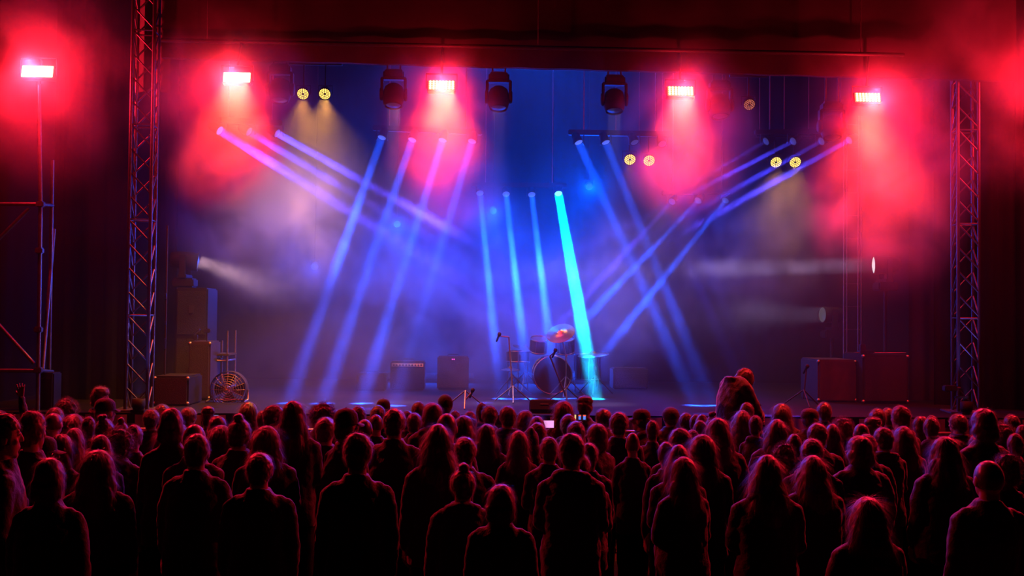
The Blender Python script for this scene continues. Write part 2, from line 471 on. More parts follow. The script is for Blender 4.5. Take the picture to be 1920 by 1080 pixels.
zD = at(1405,196,14.8).z+0.42; pipe(Vector((at(1370,176,14.8).x,14.86,zD)), Vector((at(1440,176,14.8).x,14.86,zD)), 'short black pipe holding the unlit round lamp')

# ------------------------------------------------------------------ red LED panels
def led_panel(px, py, Y, w, tilt, label, hot, up=None):
    p = at(px, py, Y); W = w/F_PX*Y; H = W*0.36
    root = empty('led_wash_light', p, label, 'stage light', 'red LED wash panels')
    R = Matrix.Rotation(math.radians(-12), 3, 'X')      # leans down towards the audience
    MB().box(R @ Vector((0,0.055,0)), (W*1.12, 0.10, H*1.28), R, 0.01).build('housing', MT['black'], root)
    MB().box(R @ Vector((0,0.0,0)), (W*1.04, 0.012, H*1.12), R, 0.004).build('reflector', MT['panel_hot' if hot else 'panel_glow'], root)
    m = MB()
    for i in range(8):
        for j in range(4):
            c = R @ Vector(((i-3.5)*W/8, -0.012, (j-1.5)*H/4))
            m.lathe([(0.0,0.004),(W*0.045,0.003),(W*0.05,0.0)], c, R @ Vector((0,-1,0)), 10)
    m.build('led_lenses', MT['led_hot'] if hot else MT['led_red'], root)
    b = MB(); 
    for sx in (-1,1):
        b.box((sx*W*0.60,0.04,H*0.5), (0.012,0.03,H*1.6))
    b.box((0,0.04,H*1.3), (W*1.24,0.03,0.012))
    if -100 < px < 100: b.tube([(0,0.04,H*1.3),(0,0.13,H*1.3)], 0.012, 8); b.tube([(0,0.13,H*1.3),(0,0.13,-0.12)], 0.014, 8)
    elif px > 1900: b.tube([(0,0.04,H*1.3),(0,0.13,H*1.3),(0,0.13,-p.z+.01)], 0.02, 8)
    else: b.tube([(0,0.04,H*1.3),(0,12.80-Y,ZP-p.z)], 0.014, 8)
    b.build('bracket', MT['blackmetal'], root)
    return root
PL = ['red LED panel on top of the scaffold mast at the far left', 'red LED panel hanging just right of the left truss, orange smoke below',
      'red LED panel hanging left of the stage middle', 'red LED panel hanging right of the stage middle',
      'red LED panel hanging by the right truss, tall red cloud below', None]
for (px,py,Y,w,pw,cpw,tl), lb in zip(PANELS, PL):
    if lb: led_panel(px, py, Y, w, tl, lb, px in (70,444))
# the outer right mast is outside the frame but lights the smoke
q = at(2010,170,12.6)
led_panel(2010,170,12.6,55,25,'red LED panel on a mast beyond the right truss',True)

# ------------------------------------------------------------------ amber par lamps
def par(px, py, Y, label, m, zp):
    p = at(px, py, Y)
    root = empty('par_light', p, label, 'stage light', 'round LED par lamps')
    ax = Vector((0,-math.cos(math.radians(32)),-math.sin(math.radians(32))))
    r = 10.5/F_PX*Y
    MB().lathe([(r*1.08,-0.0),(r*1.12,0.02),(r*1.12,-0.01),(r*1.05,-0.07),(r*0.8,-0.13),(0.0,-0.14)], (0,0,0), ax, 28).build('housing', MT['black'], root)
    MB().lathe([(r*1.05,0.0),(0.0,0.001)], (0,0,0), ax, 28).build('face', MT['blackmetal'], root)
    q = ax.to_track_quat('Z','Y'); mm = MB()
    for ring, n in ((0.36,6),(0.66,12),(0.95,18)):
        for k in range(n):
            a = 2*PI*(k+0.5*(n==12))/n
            c = q @ Vector((r*ring*math.cos(a)*0.93, r*ring*math.sin(a)*0.93, 0.006))
            mm.lathe([(r*0.115,0.0),(r*0.09,0.006),(0,0.008)], c, ax, 8)
    mm.build('led_lenses', m, root)
    b = MB(); b.tube([(-r*1.25,0.05,0.0),(-r*1.25,0.06,r*1.6),(r*1.25,0.06,r*1.6),(r*1.25,0.05,0.0)], 0.008, 6)
    b.tube([(0,0.06,r*1.6),(0,0.06,zp-p.z)], 0.012, 8)
    b.build('yoke', MT['blackmetal'], root)
for (px,py,Y,pw,tl), lb in zip(PARS, ['amber round lamp, left of the pair high beside the orange smoke','amber round lamp, right of the pair high beside the orange smoke',
     'amber round lamp, left of the pair right of the stage middle','amber round lamp, right of the pair right of the stage middle',
     'nearly unlit round lamp showing dim red diodes','amber round lamp, left of the pair below the red right truss smoke','amber round lamp, right of the pair below the red right truss smoke']):
    par(px, py, Y, lb, MT['led_amber_dim'] if 'unlit' in lb else MT['led_amber'], {14.2:zA,16.2:zB,16.6:zC,14.8:zD}[Y])

for k, (px, py, Y, pw) in enumerate(HAZE_FILLS):  # bodies for the added blue haze fills
    p = at(px, py, Y); r = empty('haze_fill_light', p, ['added blue fill lamp behind the middle row of small beams','added blue fill lamp right of the cyan beam','added blue fill lamp between the left blue beams','added blue fill lamp low left of the leftmost blue beam'][k], 'stage light', 'added blue fill lamps at the back')
    ax = Vector((0,-0.9,-0.25)).normalized()
    MB().lathe([(.06,0),(.065,-.02),(.065,-.10),(.045,-.16),(0,-.17)], (0,0,0), ax, 20).build('housing', MT['black'], r)
    MB().lathe([(.058,-.004),(0,.0)], (0,0,0), ax, 20).build('lens', emis('fill_lens_blue',(.05,.15,.6),.25), r)
    y = MB(); y.tube([(-.08,.04,0),(-.08,.04,.12),(.08,.04,.12),(.08,.04,0)], .007, 6); y.tube([(0,.04,.12),(0,.04,8.05-p.z)], .01, 6); y.build('hanger', MT['blackmetal'], r)
# ------------------------------------------------------------------ dark moving heads
def mover(px, py, Y, label, ang=0.0):
    p = at(px, py, Y)
    root = empty('moving_head', p, label, 'stage light', 'dark moving heads on the front pipe')
    MB().box((0,0.02,0.235), (0.26,0.17,0.10), bev=0.02).build('base', MT['black'], root)
    m = MB()
    for sx in (-1,1):
        m.box((sx*0.145,0.02,0.085), (0.035,0.11,0.23), bev=0.012)
        m.lathe([(0.0,-0.022),(0.075,-0.02),(0.085,0.0),(0.075,0.02),(0,0.022)], (sx*0.15,0.02,-0.01), (1,0,0), 20)
    m.box((0,0.02,0.185), (0.32,0.12,0.03), bev=0.01)
    m.build('yoke', MT['black'], root)
    ax = Vector((math.sin(ang)*0.3,-0.25,-1)).normalized()
    MB().lathe([(0.0,-0.15),(0.07,-0.15),(0.115,-0.11),(0.135,-0.03),(0.135,0.06),(0.12,0.12),(0.11,0.14),(0.10,0.14),(0.095,0.125)], (0,0.02,-0.03), ax, 28).build('head', MT['black'], root)
    MB().lathe([(0.097,0.0),(0.06,0.012),(0,0.018)], Vector((0,0.02,-0.03))+ax*0.125, ax, 24).build('lens', MT['chrome'], root)
    c = MB()
    c.box((0,0.01,0.295), (0.20,0.05,0.02), bev=0.004)
    for sx in (-0.08,0.08):
        c.tube([(sx,0.01,0.28),(sx,0.0,ZP-p.z-0.02)], 0.012, 6); c.box((sx,0.0,ZP-p.z), (0.03,0.06,0.06), bev=0.008)
    c.build('clamp', MT['blackmetal'], root)
ML = ['dark moving head half hidden in red smoke, beside the amber pair', 'dark moving head left of the centre left red panel', 'dark moving head right of the centre left red panel',
      'dark moving head above the two right blue beams', 'dark moving head beside the centre right red panel', 'dark moving head left of the red cloud by the right truss']
for (px,py,Y,pw), lb in zip(MOVERS, ML): mover(px, py, Y, lb)

# ------------------------------------------------------------------ beam bars: four small heads on a bar
def beam_bar(key, name_label, group='moving head bars'):
    hs = [h for h in HEADS if h[0] == key]
    c = sum((h[1] for h in hs), Vector())/len(hs)
    root = empty('beam_bar' , c+Vector((0,0.10,0.16)), name_label, 'stage light', group)
    L = max((h[1].x for h in hs)) - min((h[1].x for h in hs)) + 0.3
    dirx = (hs[-1][1]-hs[0][1]).normalized()
    rot = Vector((1,0,0)).rotation_difference(dirx).to_matrix()
    MB().box((0,0,0), (L,0.10,0.08), rot, 0.012).build('crossbar', MT['black'], root)
    for _, p, d, colr, pw in hs:
        lp = p-root.location
        h = MB(); h.lathe([(0,-0.17),(0.045,-0.17),(0.062,-0.14),(0.068,-0.03),(0.070,0.006),(0.064,0.006),(0.062,-0.004)], lp, d, 20)
        ho = h.build('lamp_head', MT['black'], root)
        k = max(colr); e = tuple(min(1, (v/k)*0.8+0.12) for v in colr)
        mn = 'beam_lens_%02d_%02d' % (int(e[0]*50), int(pw))
        lm = bpy.data.materials.get(mn) or emis(mn, e, 0.12+pw*0.035)
        MB().lathe([(0.062,-0.002),(0.04,0.002),(0,0.004)], lp, d, 20).build('lens', lm, ho)
        y = MB()
        for sx in (-1,1): y.box(lp+Vector((sx*0.078,0.02,0.04)), (0.014,0.05,0.15), bev=0.004)
        y.build('yoke', MT['blackmetal'], root)
    w = MB()
    for t in (-0.35,0.35): w.tube([rot @ Vector((t*L,0,0.04)), Vector((t*L,0,8.05-root.location.z))], 0.01, 6)
    w.build('hanger', MT['steel'], root)
beam_bar('side', 'bar of three heads at the left throwing violet beams down to the right')
beam_bar('bar1', 'bar of four heads left of the middle throwing blue beams down left')
beam_bar('bar2', 'bar of four heads right of the middle throwing blue beams down right')
beam_bar('bar3', 'bar of four heads near the right cloud throwing thin violet beams down left')
beam_bar('bar4', 'lower bar of four heads over the drums with the cyan beam')
beam_bar('bar5', 'lower bar of three heads right of the drums with short violet beams')

# ------------------------------------------------------------------ side lamps on stands
def side_head(px, py, Y, dirv, label, size=0.12, stand=True, rim=False):
    p = at(px, py, Y); d = Vector(dirv).normalized()
    root = empty('side_light', (p.x, p.y, DECK), label, 'stage light', 'side lamps on the stage')
    lp = p-root.location
    MB().lathe([(0,-0.40),(size*.75,-0.39),(size*1.0,-0.30),(size*1.1,-0.12),(size*1.12,0.0),(size*1.04,0.0),(size*1.0,-0.02)], lp, d, 28).build('head', MT['black'], root)
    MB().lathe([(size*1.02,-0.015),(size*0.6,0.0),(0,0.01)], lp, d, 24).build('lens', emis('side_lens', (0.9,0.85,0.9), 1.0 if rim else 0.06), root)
    y = MB(); yc = lp-d*0.18
    for s_ in (-1,1): y.box(yc+Vector((0,s_*size*1.35,-size*0.6)), (0.09,0.03,size*2.6), bev=0.01)
    y.box(yc+Vector((0,0,-size*1.9)), (0.12,size*3.0,0.05), bev=0.01); y.build('yoke', MT['black'], root)
    MB().box(yc+Vector((0,0,-size*1.9-0.09)), (0.30,0.28,0.13), bev=0.02).build('base', MT['black'], root)
    if stand:
        s = MB(); zb = yc.z-size*1.9-0.15
        s.tube([(yc.x,yc.y,0.25),(yc.x,yc.y,zb)], 0.028, 10)
        for k in range(3):
            a = k*2*PI/3+0.4
            s.tube([(yc.x,yc.y,0.42),(yc.x+0.42*math.cos(a),yc.y+0.42*math.sin(a),0.012)], 0.014, 8)
        s.build('stand', MT['blackmetal'], root)
side_head(372,492,15.5,(1,0.15,-0.12),'dark moving head on top of the left box stack, pale beam to the right',0.12,stand=False)
side_head(1637,497,15.9,(-1,0.15,-0.02),'dark moving head at the right whose round lens catches light',0.125,rim=True)
side_head(1541,590,17.2,(-1,-0.2,0.0),'side lamp low at the right throwing a short pale beam',0.12)

# ------------------------------------------------------------------ cabinets, cases, backline
def bx(name, px0, py0, px1, py1, Y, depth, m, label, cat, bev=0.02, floor=DECK, parts=None):
    a, b = at(px0, py0, Y), at(px1, py1, Y)
    x0, x1 = a.x, b.x; z1 = a.z; z0 = floor if floor is not None else b.z
    c = Vector(((x0+x1)/2, Y+depth/2, z0))
    W, H = x1-x0, z1-z0
    root = empty(name, c, label, cat)
    MB().box((0,0,H/2), (W,depth,H), bev=bev).build('body', m, root)
    return root, W, H
def corners(root, W, D, H, m=None):
    for sx in (-1,1):
        for sz in (0,1):
            MB().lathe([(0,-0.02),(0.022,-0.015),(0.028,0.0),(0.022,0.015),(0,0.02)], (sx*(W/2-0.012),-D/2+0.012,0.03 if sz==0 else H-0.03), (0,-1,0), 10).build('corner', m or MT['steel'], root)
# left stack of black speakers beside the truss
r, W, H = bx('subwoofer', 288,705,352,790, 13.6, 0.7, MT['black'], 'wide black subwoofer beside the left truss on the stage edge', 'speaker')
MB().box((0,-0.355,H/2), (W*0.9,0.012,H*0.86)).build('grille', MT['grille'], r); corners(r,W,0.7,H)
r, W, H = bx('equipment_rack', 354,640,392,790, 14.5, 0.6, MT['flight'], 'tall dark case at the left carrying small metal clamps', 'flight case')
MB().box((0,-0.305,H*0.5), (W*0.86,0.012,H*0.9)).build('lid_panel', MT['amp'], r); corners(r,W,0.6,H)
c = MB(); c.tube([(-0.12,-0.1,H),(-0.12,-0.1,H+0.10),(-0.05,-0.1,H+0.16)],0.012,8); c.box((0.05,-0.1,H+0.14),(0.09,0.05,0.05),bev=0.008); c.box((-0.1,-0.1,H+0.05),(0.05,0.05,0.07),bev=0.008)
c.tube([(0.05,-0.1,H),(0.05,-0.1,H+0.13)],0.01,8); c.build('clamp', MT['chrome'], r)
r, W, H = bx('speaker_stack', 330,539,388,640, 15.2, 0.6, MT['black'], 'tall black box stack behind the case at the left of the stage', 'speaker')
MB().box((0,-0.305,H*0.28), (W*0.88,0.012,H*0.5)).build('grille', MT['grille'], r)
MB().box((0,-0.305,H*0.77), (W*0.88,0.012,H*0.4)).build('grille', MT['grille'], r)
MB().box((0,-0.315,H*0.80), (0.07,0.01,0.11), bev=0.004).build('badge', MT['scrim'], r)
# slim post of cable hooks glinting by the left truss
p = at(310, 640, 13.9)
r = empty('cable_mast', (p.x, 13.9, DECK), 'slim dark mast with glinting fittings just right of the left truss', 'mast')
MB().tube([(0,0,0),(0,0,2.3)], 0.012, 8).build('pole', MT['blackmetal'], r)
for py_, h_ in ((555,0.08),(605,0.05),(644,0.14)):
    z = at(310,py_,13.9).z-DECK
    MB().box((0,-0.02,z), (0.022,0.02,h_), bev=0.005).build('fitting', MT['chrome'], r)
MB().lathe([(0.16,0),(0.16,0.02),(0,0.03)], (0,0,0), (0,0,1), 20).build('foot', MT['blackmetal'], r)
# trolley frame and the big round fan
p0, p1 = at(401,640,14.9), at(427,620,14.9)
r = empty('trolley_frame', ((p0.x+p1.x)/2, 14.9, DECK), 'grey tube trolley frame standing behind the round fan', 'trolley')
hw = (p1.x-p0.x)/2; m_ = MB()
for sx, zt in ((-1,p0.z-DECK),(1,p1.z-DECK)):
    for yy in (0,0.5): m_.tube([(sx*hw,yy,0.06),(sx*hw,yy,zt)], 0.013, 8)
for z in (0.15,0.52,0.60): m_.tube([(-hw,0,z),(hw,0,z),(hw,0.5,z),(-hw,0.5,z),(-hw,0,z)], 0.013, 8)
m_.build('frame', MT['steel'], r)
MB().box((0,0.25,0.60), (2*hw+0.04,0.54,0.03), bev=0.006).build('shelf', MT['scrim'], r)
for sx in (-1,1): MB().lathe([(0,-0.015),(0.04,-0.012),(0.04,0.012),(0,0.015)], (sx*hw,0,0.04), (1,0,0), 16).build('wheel', MT['black'], r)
p = at(430,730,14.3)
r = empty('floor_fan', (p.x,14.3,DECK), 'large round floor fan glowing faint blue at the left of the stage', 'fan')
R_ = 0.235; cz = p.z-DECK; g = MB()
for k in range(7):
    rr = R_*(1-k*0.13); 
    pts = [(rr*math.cos(a*2*PI/36), -0.07*(1-(rr/R_)**2)-0.07, cz+rr*math.sin(a*2*PI/36)) for a in range(37)]
    g.tube(pts, 0.004, 5, False)
for k in range(16):
    a = k*2*PI/16
    g.tube([(0,-0.14,cz),(R_*.6*math.cos(a),-0.115,cz+R_*.6*math.sin(a)),(R_*math.cos(a),-0.07,cz+R_*math.sin(a))], 0.0035, 5)
g.build('guard', MT['steel'], r)
MB().lathe([(R_*1.02,-0.08),(R_*1.03,0.08),(R_*0.99,0.08),(R_*0.99,-0.08)], (0,0,cz), (0,1,0), 40).build('drum', MT['scrim'], r)
bl_ = MB()
for k in range(4):
    a0_ = k*PI/2
    def bf(u, v, a0_=a0_):
        rad = 0.04+u*(R_*0.85-0.04); a = a0_+ (v-0.5)*0.9
        return (rad*math.cos(a), 0.02+(v-0.5)*0.07, cz+rad*math.sin(a))
    bl_.grid(bf, 6, 6)
bl_.build('blades', MT['scrim'], r)
f = MB(); f.tube([(-R_*1.05,0,cz),(-R_*1.05,0,0.03),(-R_*1.05,-0.25,0.02)],0.012,8); f.tube([(R_*1.05,0,cz),(R_*1.05,0,0.03),(R_*1.05,-0.25,0.02)],0.012,8)
f.tube([(-R_*1.05,0.0,0.03),(R_*1.05,0.0,0.03)],0.012,8); f.build('stand', MT['steel'], r)

# right: flight case, tall black cabinet, pale curtains
r, W, H = bx('flight_case', 1534,674,1606,790, 14.9, 0.8, MT['flight'], 'brownish flight case standing upright at the right of the stage', 'flight case')
MB().box((0,-0.405,H*0.5), (W*0.9,0.012,H*0.9)).build('lid_panel', MT['flight'], r); corners(r,W,0.8,H)
r, W, H = bx('speaker_cabinet', 1618,664,1704,790, 14.7, 0.8, MT['black'], 'wide black speaker cabinet between the flight case and the right curtain', 'speaker')
MB().box((0,-0.405,H*0.5), (W*0.9,0.012,H*0.88)).build('grille', MT['grille'], r); corners(r,W,0.8,H)
cl = MB(); cl.box((-W/2+0.08,-0.3,H+0.03),(0.20,0.12,0.05),bev=0.01); cl.box((-W/2+0.03,-0.3,H+0.09),(0.08,0.08,0.10),bev=0.01); cl.tube([(-W/2-0.08,-0.3,H+0.02),(W/2,-0.3,H+0.02)],0.008,6)
cl.build('clamp', MT['chrome'], r)
def leg(name, px0, px1, Y, label, m, z1=7.9):
    x0, x1 = at(px0,600,Y).x, at(px1,600,Y).x
    g = MB(); n = 40
    g.grid(lambda u, v: (x0+(x1-x0)*u, Y+0.035*math.sin(u*(x1-x0)*24), DECK+(z1-DECK)*v), n, 4)
    g.grid(lambda u, v: (x1-(x1-x0)*u, Y+0.02+0.035*math.sin((1-u)*(x1-x0)*24), DECK+(z1-DECK)*v), n, 4)
    tag(g.build(name, m), label, 'curtain')
leg('stage_curtain', 1705,1752,15.4,'greyish side curtain right of the black speaker cabinet', MT['scrim'])
leg('stage_curtain', 1752,1838,14.6,'dark side curtain seen through the right truss', MT['drape'])
leg('stage_curtain', 284,328,15.8,'dark side curtain just right of the left truss', MT['drape'])

# mic stands
def mic_stand(px_top, py_top, px_b, Y, label, boom=None, m='blackmetal'):
    b = atz(px_b, Y, DECK); t = at(px_top, py_top, Y)-b
    r = empty('microphone_stand', b, label, 'microphone stand', 'stands on the stage')
    st = MB(); st.tube([(0,0,0.10),t], 0.010, 8); st.build('pole', MT[m], r)
    lg = MB()
    for k in range(3):
        a = k*2*PI/3+0.5
        lg.tube([(0,0,0.22),(0.28*math.cos(a),0.28*math.sin(a),0.01)], 0.009, 6)
    lg.build('tripod', MT[m], r)
    if boom:
        e = at(*boom, Y)-b
        MB().tube([t,e], 0.008, 6).build('boom_arm', MT[m], r); t = e
    MB().lathe([(0,-0.09),(0.012,-0.09),(0.016,0.0),(0.026,0.02),(0.026,0.045),(0,0.06)], t, (0.3,-0.4,0.8), 12).build('microphone', MT['black'], r)
mic_stand(1512,690,1507,14.2,'black microphone stand left of the upright flight case')
mic_stand(885,735,874,13.6,'low microphone stand glinting in front of the dark backline',m='steel')
mic_stand(1031,668,1062,14.4,'tall microphone stand under the bright cymbal',boom=(1040,660))
mic_stand(954,632,963,14.6,'boom microphone stand left of the drum kit',boom=(935,630),m='steel')
mic_stand(1395,745,1398,14.0,'short stand right of the raised dark figure')

# backline amps
def amp(px0,py0,px1,py1,Y,label,strip=True):
    r, W, H = bx('guitar_amplifier', px0,py0,px1,py1, Y, 0.45, MT['amp'], label, 'amplifier')
    MB().box((0,-0.235,H*0.42),(W*0.9,0.02,H*0.7)).build('grille', MT['grille'], r)
    if strip:
        pz = H-0.06
        pn = MB().box((0,-0.235,pz),(W*0.92,0.02,0.05)).build('control_panel', MT['pale'], r)
        k = MB(); rnd = random.Random(4)
        for i in range(9):
            x = -W*0.40+i*W*0.09
            k.lathe([(0.014,0),(0.012,0.018),(0,0.018)], (x,-0.246,pz), (0,-1,0), 12)
        k.build('knobs', MT['ink'], pn)
        MB().box((W*0.40,-0.247,pz),(0.03,0.008,0.03),bev=0.003).build('switch', MT['ink'], pn)
    MB().tube([(-0.09,0,H),(-0.08,0,H+0.025),(0.08,0,H+0.025),(0.09,0,H)],0.008,6).build('handle', MT['black'], r)
    return r
amp(732,677,795,790,16.8,'guitar amplifier with a long pale control strip at the left of the backline')
r = amp(820,668,878,790,17.0,'guitar amplifier with two small pink pilot lights',strip=False)
H = at(820,668,17.0).z-DECK
pk = MB(); 
for dx in (-0.012,0.016): pk.lathe([(0.009,0),(0.007,0.01),(0,0.012)], (dx+0.0,-0.245,H-0.045), (0,-1,0), 10)
pk.build('pilot_light', MT['led_pink'], r)
amp(668,700,722,790,16.6,'low guitar amplifier left of the one with the pale strip',strip=False)
amp(1150,690,1215,790,17.4,'bass amplifier right of the drums',strip=False)

for a_, d_, w_, h_, pw_, spr_ in BLUE_FILLS:  # bodies for the added blue fill lights
    c = at(*a_); r = empty('blue_fill_light', c, 'added blue fill light %s' % ('hung at the back under the stage roof' if w_ > 3 else 'on the deck behind the amplifier with the pale strip' if a_[0] < 900 else 'on the deck behind the drum kit'), 'stage light')
    dv = Vector(d_).normalized(); R_ = Vector((0,0,1)).rotation_difference(dv).to_matrix()
    MB().box(-dv*0.05, (w_+.06, h_+.04, 0.08), R_, .01).build('housing', MT['black'], r)
    if c.z > 3:
        h3 = MB(); h3.tube([(-w_/2+.2,.03,0),(-w_/2+.2,.03,8.05-c.z),(w_/2-.2,.03,8.05-c.z),(w_/2-.2,.03,0)], .01, 6); h3.build('hanger', MT['steel'], r)
    else:
        h3 = MB(); h3.box((0,.04,(DECK-c.z)/2-.02),(w_*.8,.05,abs(DECK-c.z)-.02)); h3.build('foot', MT['black'], r)
# stage monitors
def wedge(px, Y, label, w=0.5):
    b = atz(px, Y, DECK); r = empty('stage_monitor', b, label, 'monitor speaker', 'wedge monitors along the stage front')
    prof = [(-0.12,0),(0.15,0),(0.15,0.08),(0.06,0.14),(-0.02,0.15),(-0.12,0.05)]
    vs = [(x, y, z) for x in (-w/2, w/2) for y, z in prof]; n = len(prof)
    fs = [tuple(range(n)), tuple(reversed(range(n,2*n)))]+[(i,i+n,(i+1)%n+n,(i+1)%n) for i in range(n)]
    MB().add(vs, [tuple(reversed(f)) for f in fs]).build('body', MT['drape'], r)
    a, b2 = Vector((0,0.075,0.255)), Vector((0,0.20,0.145))
    MB().box((0,0.108,0.113),(w*0.85,0.012,0.09),Matrix.Rotation(math.radians(-42),3,'X')).build('grille', MT['grille'], r)
    MB().box((0,-0.072,0.103),(0.10,0.01,0.02),Matrix.Rotation(math.radians(45),3,'X')).build('handle', MT['blackmetal'], r)
wedge(1021,13.0,'wedge monitor in front of the drum kit',0.34)

# ------------------------------------------------------------------ drum kit
def cymbal(root_label, px, py, Y, rad, tilt, label, px_b, split=False, m='brass'):
    t = at(px, py, Y); b = atz(px_b, Y+0.05, DECK)
    r = empty('cymbal_stand', b, label, 'cymbal', 'cymbals of the drum kit')
    tp = t-b
    s = MB(); mid = Vector((0.0,0,tp.z*0.62)); s.tube([(0,0,0.12),mid,tp], [0.012,0.011,0.007], 8); s.build('stand', MT['chrome'], r)
    s = MB()
    for k in range(3):
        a = k*2*PI/3+0.3; s.tube([(0,0,0.30),(0.3*math.cos(a),0.3*math.sin(a),0.01)],0.008,6)
    s.build('tripod', MT['chrome'], r)
    MB().lathe([(0.02,-0.01),(0.02,0.02),(0.012,0.03)], mid, (0,0,1), 12).build('wing_nut', MT['chrome'], r)
    MB().lathe([(rad,-0.03),(rad*0.6,-0.012),(rad*0.25,0.0),(rad*0.2,0.012),(rad*0.1,0.028),(0.006,0.032),(0.006,0.02),(rad*0.2,0.004),(rad*0.6,-0.018),(rad,-0.032)], tp, tilt, 40).build('cymbal', MT[m], r)
cymbal('', 1050,622,15.6,0.215,(-0.35,-0.75,1),'crash cymbal tilted forward, catching bright light above the kit',1062)
cymbal('', 985,650,16.85,0.20,(0.25,-0.15,1),'dark crash cymbal at the left of the kit',985,m='shaded')
cymbal('', 1112,662,16.1,0.24,(-0.1,-0.1,1),'dark ride cymbal at the right of the kit',1116,m='shaded')
cymbal('', 957,690,15.9,0.15,(0,-0.05,1),'hi-hat pair standing left of the snare',962,m='shaded')
kb = atz(1035, 16.3, DECK)
def drum(name, c, rad, depth, axis, label, nl=8, legs=0):
    r = empty(name, kb+Vector(c)-Vector((0,0,0)), label, 'drum', 'drums of the kit')
    ax = Vector(axis).normalized(); q = ax.to_track_quat('Z','Y')
    MB().lathe([(rad,-depth/2),(rad,depth/2)], (0,0,0), ax, 40).build('shell', MT['shell'], r)
    for s_ in (-1,1):
        MB().lathe([(rad*1.0,s_*depth/2),(rad*1.05,s_*depth/2),(rad*1.05,s_*(depth/2+0.02)),(rad*0.99,s_*(depth/2+0.02)),(rad*0.99,s_*depth/2)], (0,0,0), ax, 40).build('hoop', MT['chrome'], r)
        MB().lathe([(rad,s_*(depth/2+0.004)),(0,s_*(depth/2+0.005))], (0,0,0), ax, 40).build('drumhead', MT['skin_drum'] if rad<0.25 else MT['shell'], r)
    l = MB()
    for k in range(nl):
        a = k*2*PI/nl; l.tube([q@Vector((rad*1.03*math.cos(a),rad*1.03*math.sin(a),-depth/2)),q@Vector((rad*1.03*math.cos(a),rad*1.03*math.sin(a),depth/2))],0.006,6)
    l.build('lugs', MT['chrome'], r)
    if legs:
        g = MB()
        for k in range(legs):
            a = k*2*PI/legs+0.5; x, y = rad*1.06*math.cos(a), rad*1.06*math.sin(a)
            g.tube([(x,y,0.08),(x,y,-c[2]+0.005)],0.008,6)
        g.build('legs', MT['chrome'], r)
drum('bass_drum', (0,0,0.29), 0.28, 0.42, (0,-1,0), 'bass drum at the middle of the kit, mostly lost in blue haze', 10)
drum('tom_drum', (-0.20,-0.02,0.74), 0.13, 0.18, (0.05,-0.35,1), 'left rack tom above the bass drum',6)
drum('tom_drum', (0.20,-0.02,0.74), 0.14, 0.19, (-0.05,-0.35,1), 'right rack tom above the bass drum',6)
drum('floor_tom', (0.58,0.25,0.40), 0.20, 0.36, (0,0,1), 'floor tom at the right of the bass drum',8,3)
drum('snare_drum', (-0.50,0.35,0.55), 0.17, 0.14, (0,0,1), 'snare drum at the left of the bass drum',8,3)

# ------------------------------------------------------------------ crowd barrier rail in front of the stage
def barrier(x0, x1, label):
    r = empty('crowd_barrier', ((x0+x1)/2, 12.05, 0), label, 'barrier', 'barrier panels in front of the stage')
    h = (x1-x0)/2-0.02
    MB().tube([(-h,0,0.02),(-h,0,1.12),(-h+0.05,0,1.17),(h-0.05,0,1.17),(h,0,1.12),(h,0,0.02)],0.022,8).build('frame', MT['steel'], r)
    b = MB()
    for k in range(11): b.tube([(-h+(k+1)*2*h/12,0,0.2),(-h+(k+1)*2*h/12,0,1.16)],0.008,6)
    b.tube([(-h,0,0.2),(h,0,0.2)],0.015,6); b.build('bars', MT['steel'], r)
    f = MB()
    for sx in (-1,1): f.box((sx*(h-0.15),0,0.012),(0.05,0.55,0.02))
    f.build('foot', MT['steel'], r)
for k in range(5):
    barrier(-4.9+k*2.1, -4.9+(k+1)*2.1, 'steel barrier panel between the crowd and the stage skirt, %s' % ['by the left truss','below the left blue beams','below the drum kit','below the right blue beams','below the dark speaker cabinet'][k])

# ------------------------------------------------------------------ left scaffolding mast
def P(px, py, Y=12.85): return at(px, py, Y)
base = atz(72, 12.85, 0)
r = empty('scaffold_tower', base, 'galvanised scaffold tower at the far left carrying a red lamp', 'scaffold')
def L_(p): return p-r.location
top = P(72,128,12.83)
MB().tube([Vector((0,0,0)),L_(P(71,760)),L_(P(76,385)),L_(top)],0.024,10).build('standard', MT['steel'], r)
MB().tube([L_(P(-160,770,12.85))*Vector((1,1,0)),L_(P(-150,180))],0.024,10).build('standard', MT['steel'], r)
q = L_(P(92,770,13.42)); MB().tube([Vector((q.x,q.y,0)),L_(P(98,300,13.42))],0.024,10).build('standard', MT['steel'], r)
for py0, py1 in ((382,383),(694,695)):
    MB().tube([L_(P(-155,py0)),L_(P(75,py1))],0.024,10).build('ledger', MT['steel'], r)
    MB().tube([L_(P(75,py1)),L_(P(98,py1+2,13.42))],0.024,10).build('ledger', MT['steel'], r)
MB().tube([L_(P(-60,545)),L_(P(64,682))],0.022,10).build('diagonal_brace', MT['steel'], r)
MB().tube([L_(P(-60,505)),L_(P(55,391))],0.022,10).build('diagonal_brace', MT['steel'], r)
MB().tube([L_(P(101,430,13.6)),L_(P(80,692,13.0))],0.024,10).build('diagonal_brace', MT['steel'], r)
for px_, py_ in ((76,383),(72,694),(72,618),(74,470)):
    MB().box(L_(P(px_,py_)), (0.09,0.08,0.07), bev=0.012).build('coupler', MT['steel'], r)
c = atz(90, 13.1, 0); b0 = P(82,698,13.1); 
rt = empty('power_box', (c.x+0.02,13.0,0), 'tall dark distribution box at the foot of the scaffold tower', 'box')
MB().box((0,0.13,b0.z/2),(0.20,0.26,b0.z),bev=0.015).build('body', MT['blackmetal'], rt)
MB().box((0,-0.008,b0.z/2),(0.17,0.014,b0.z*0.92),bev=0.004).build('door', MT['black'], rt)
MB().box((0.06,-0.02,b0.z*0.55),(0.015,0.02,0.09),bev=0.004).build('handle', MT['steel'], rt)

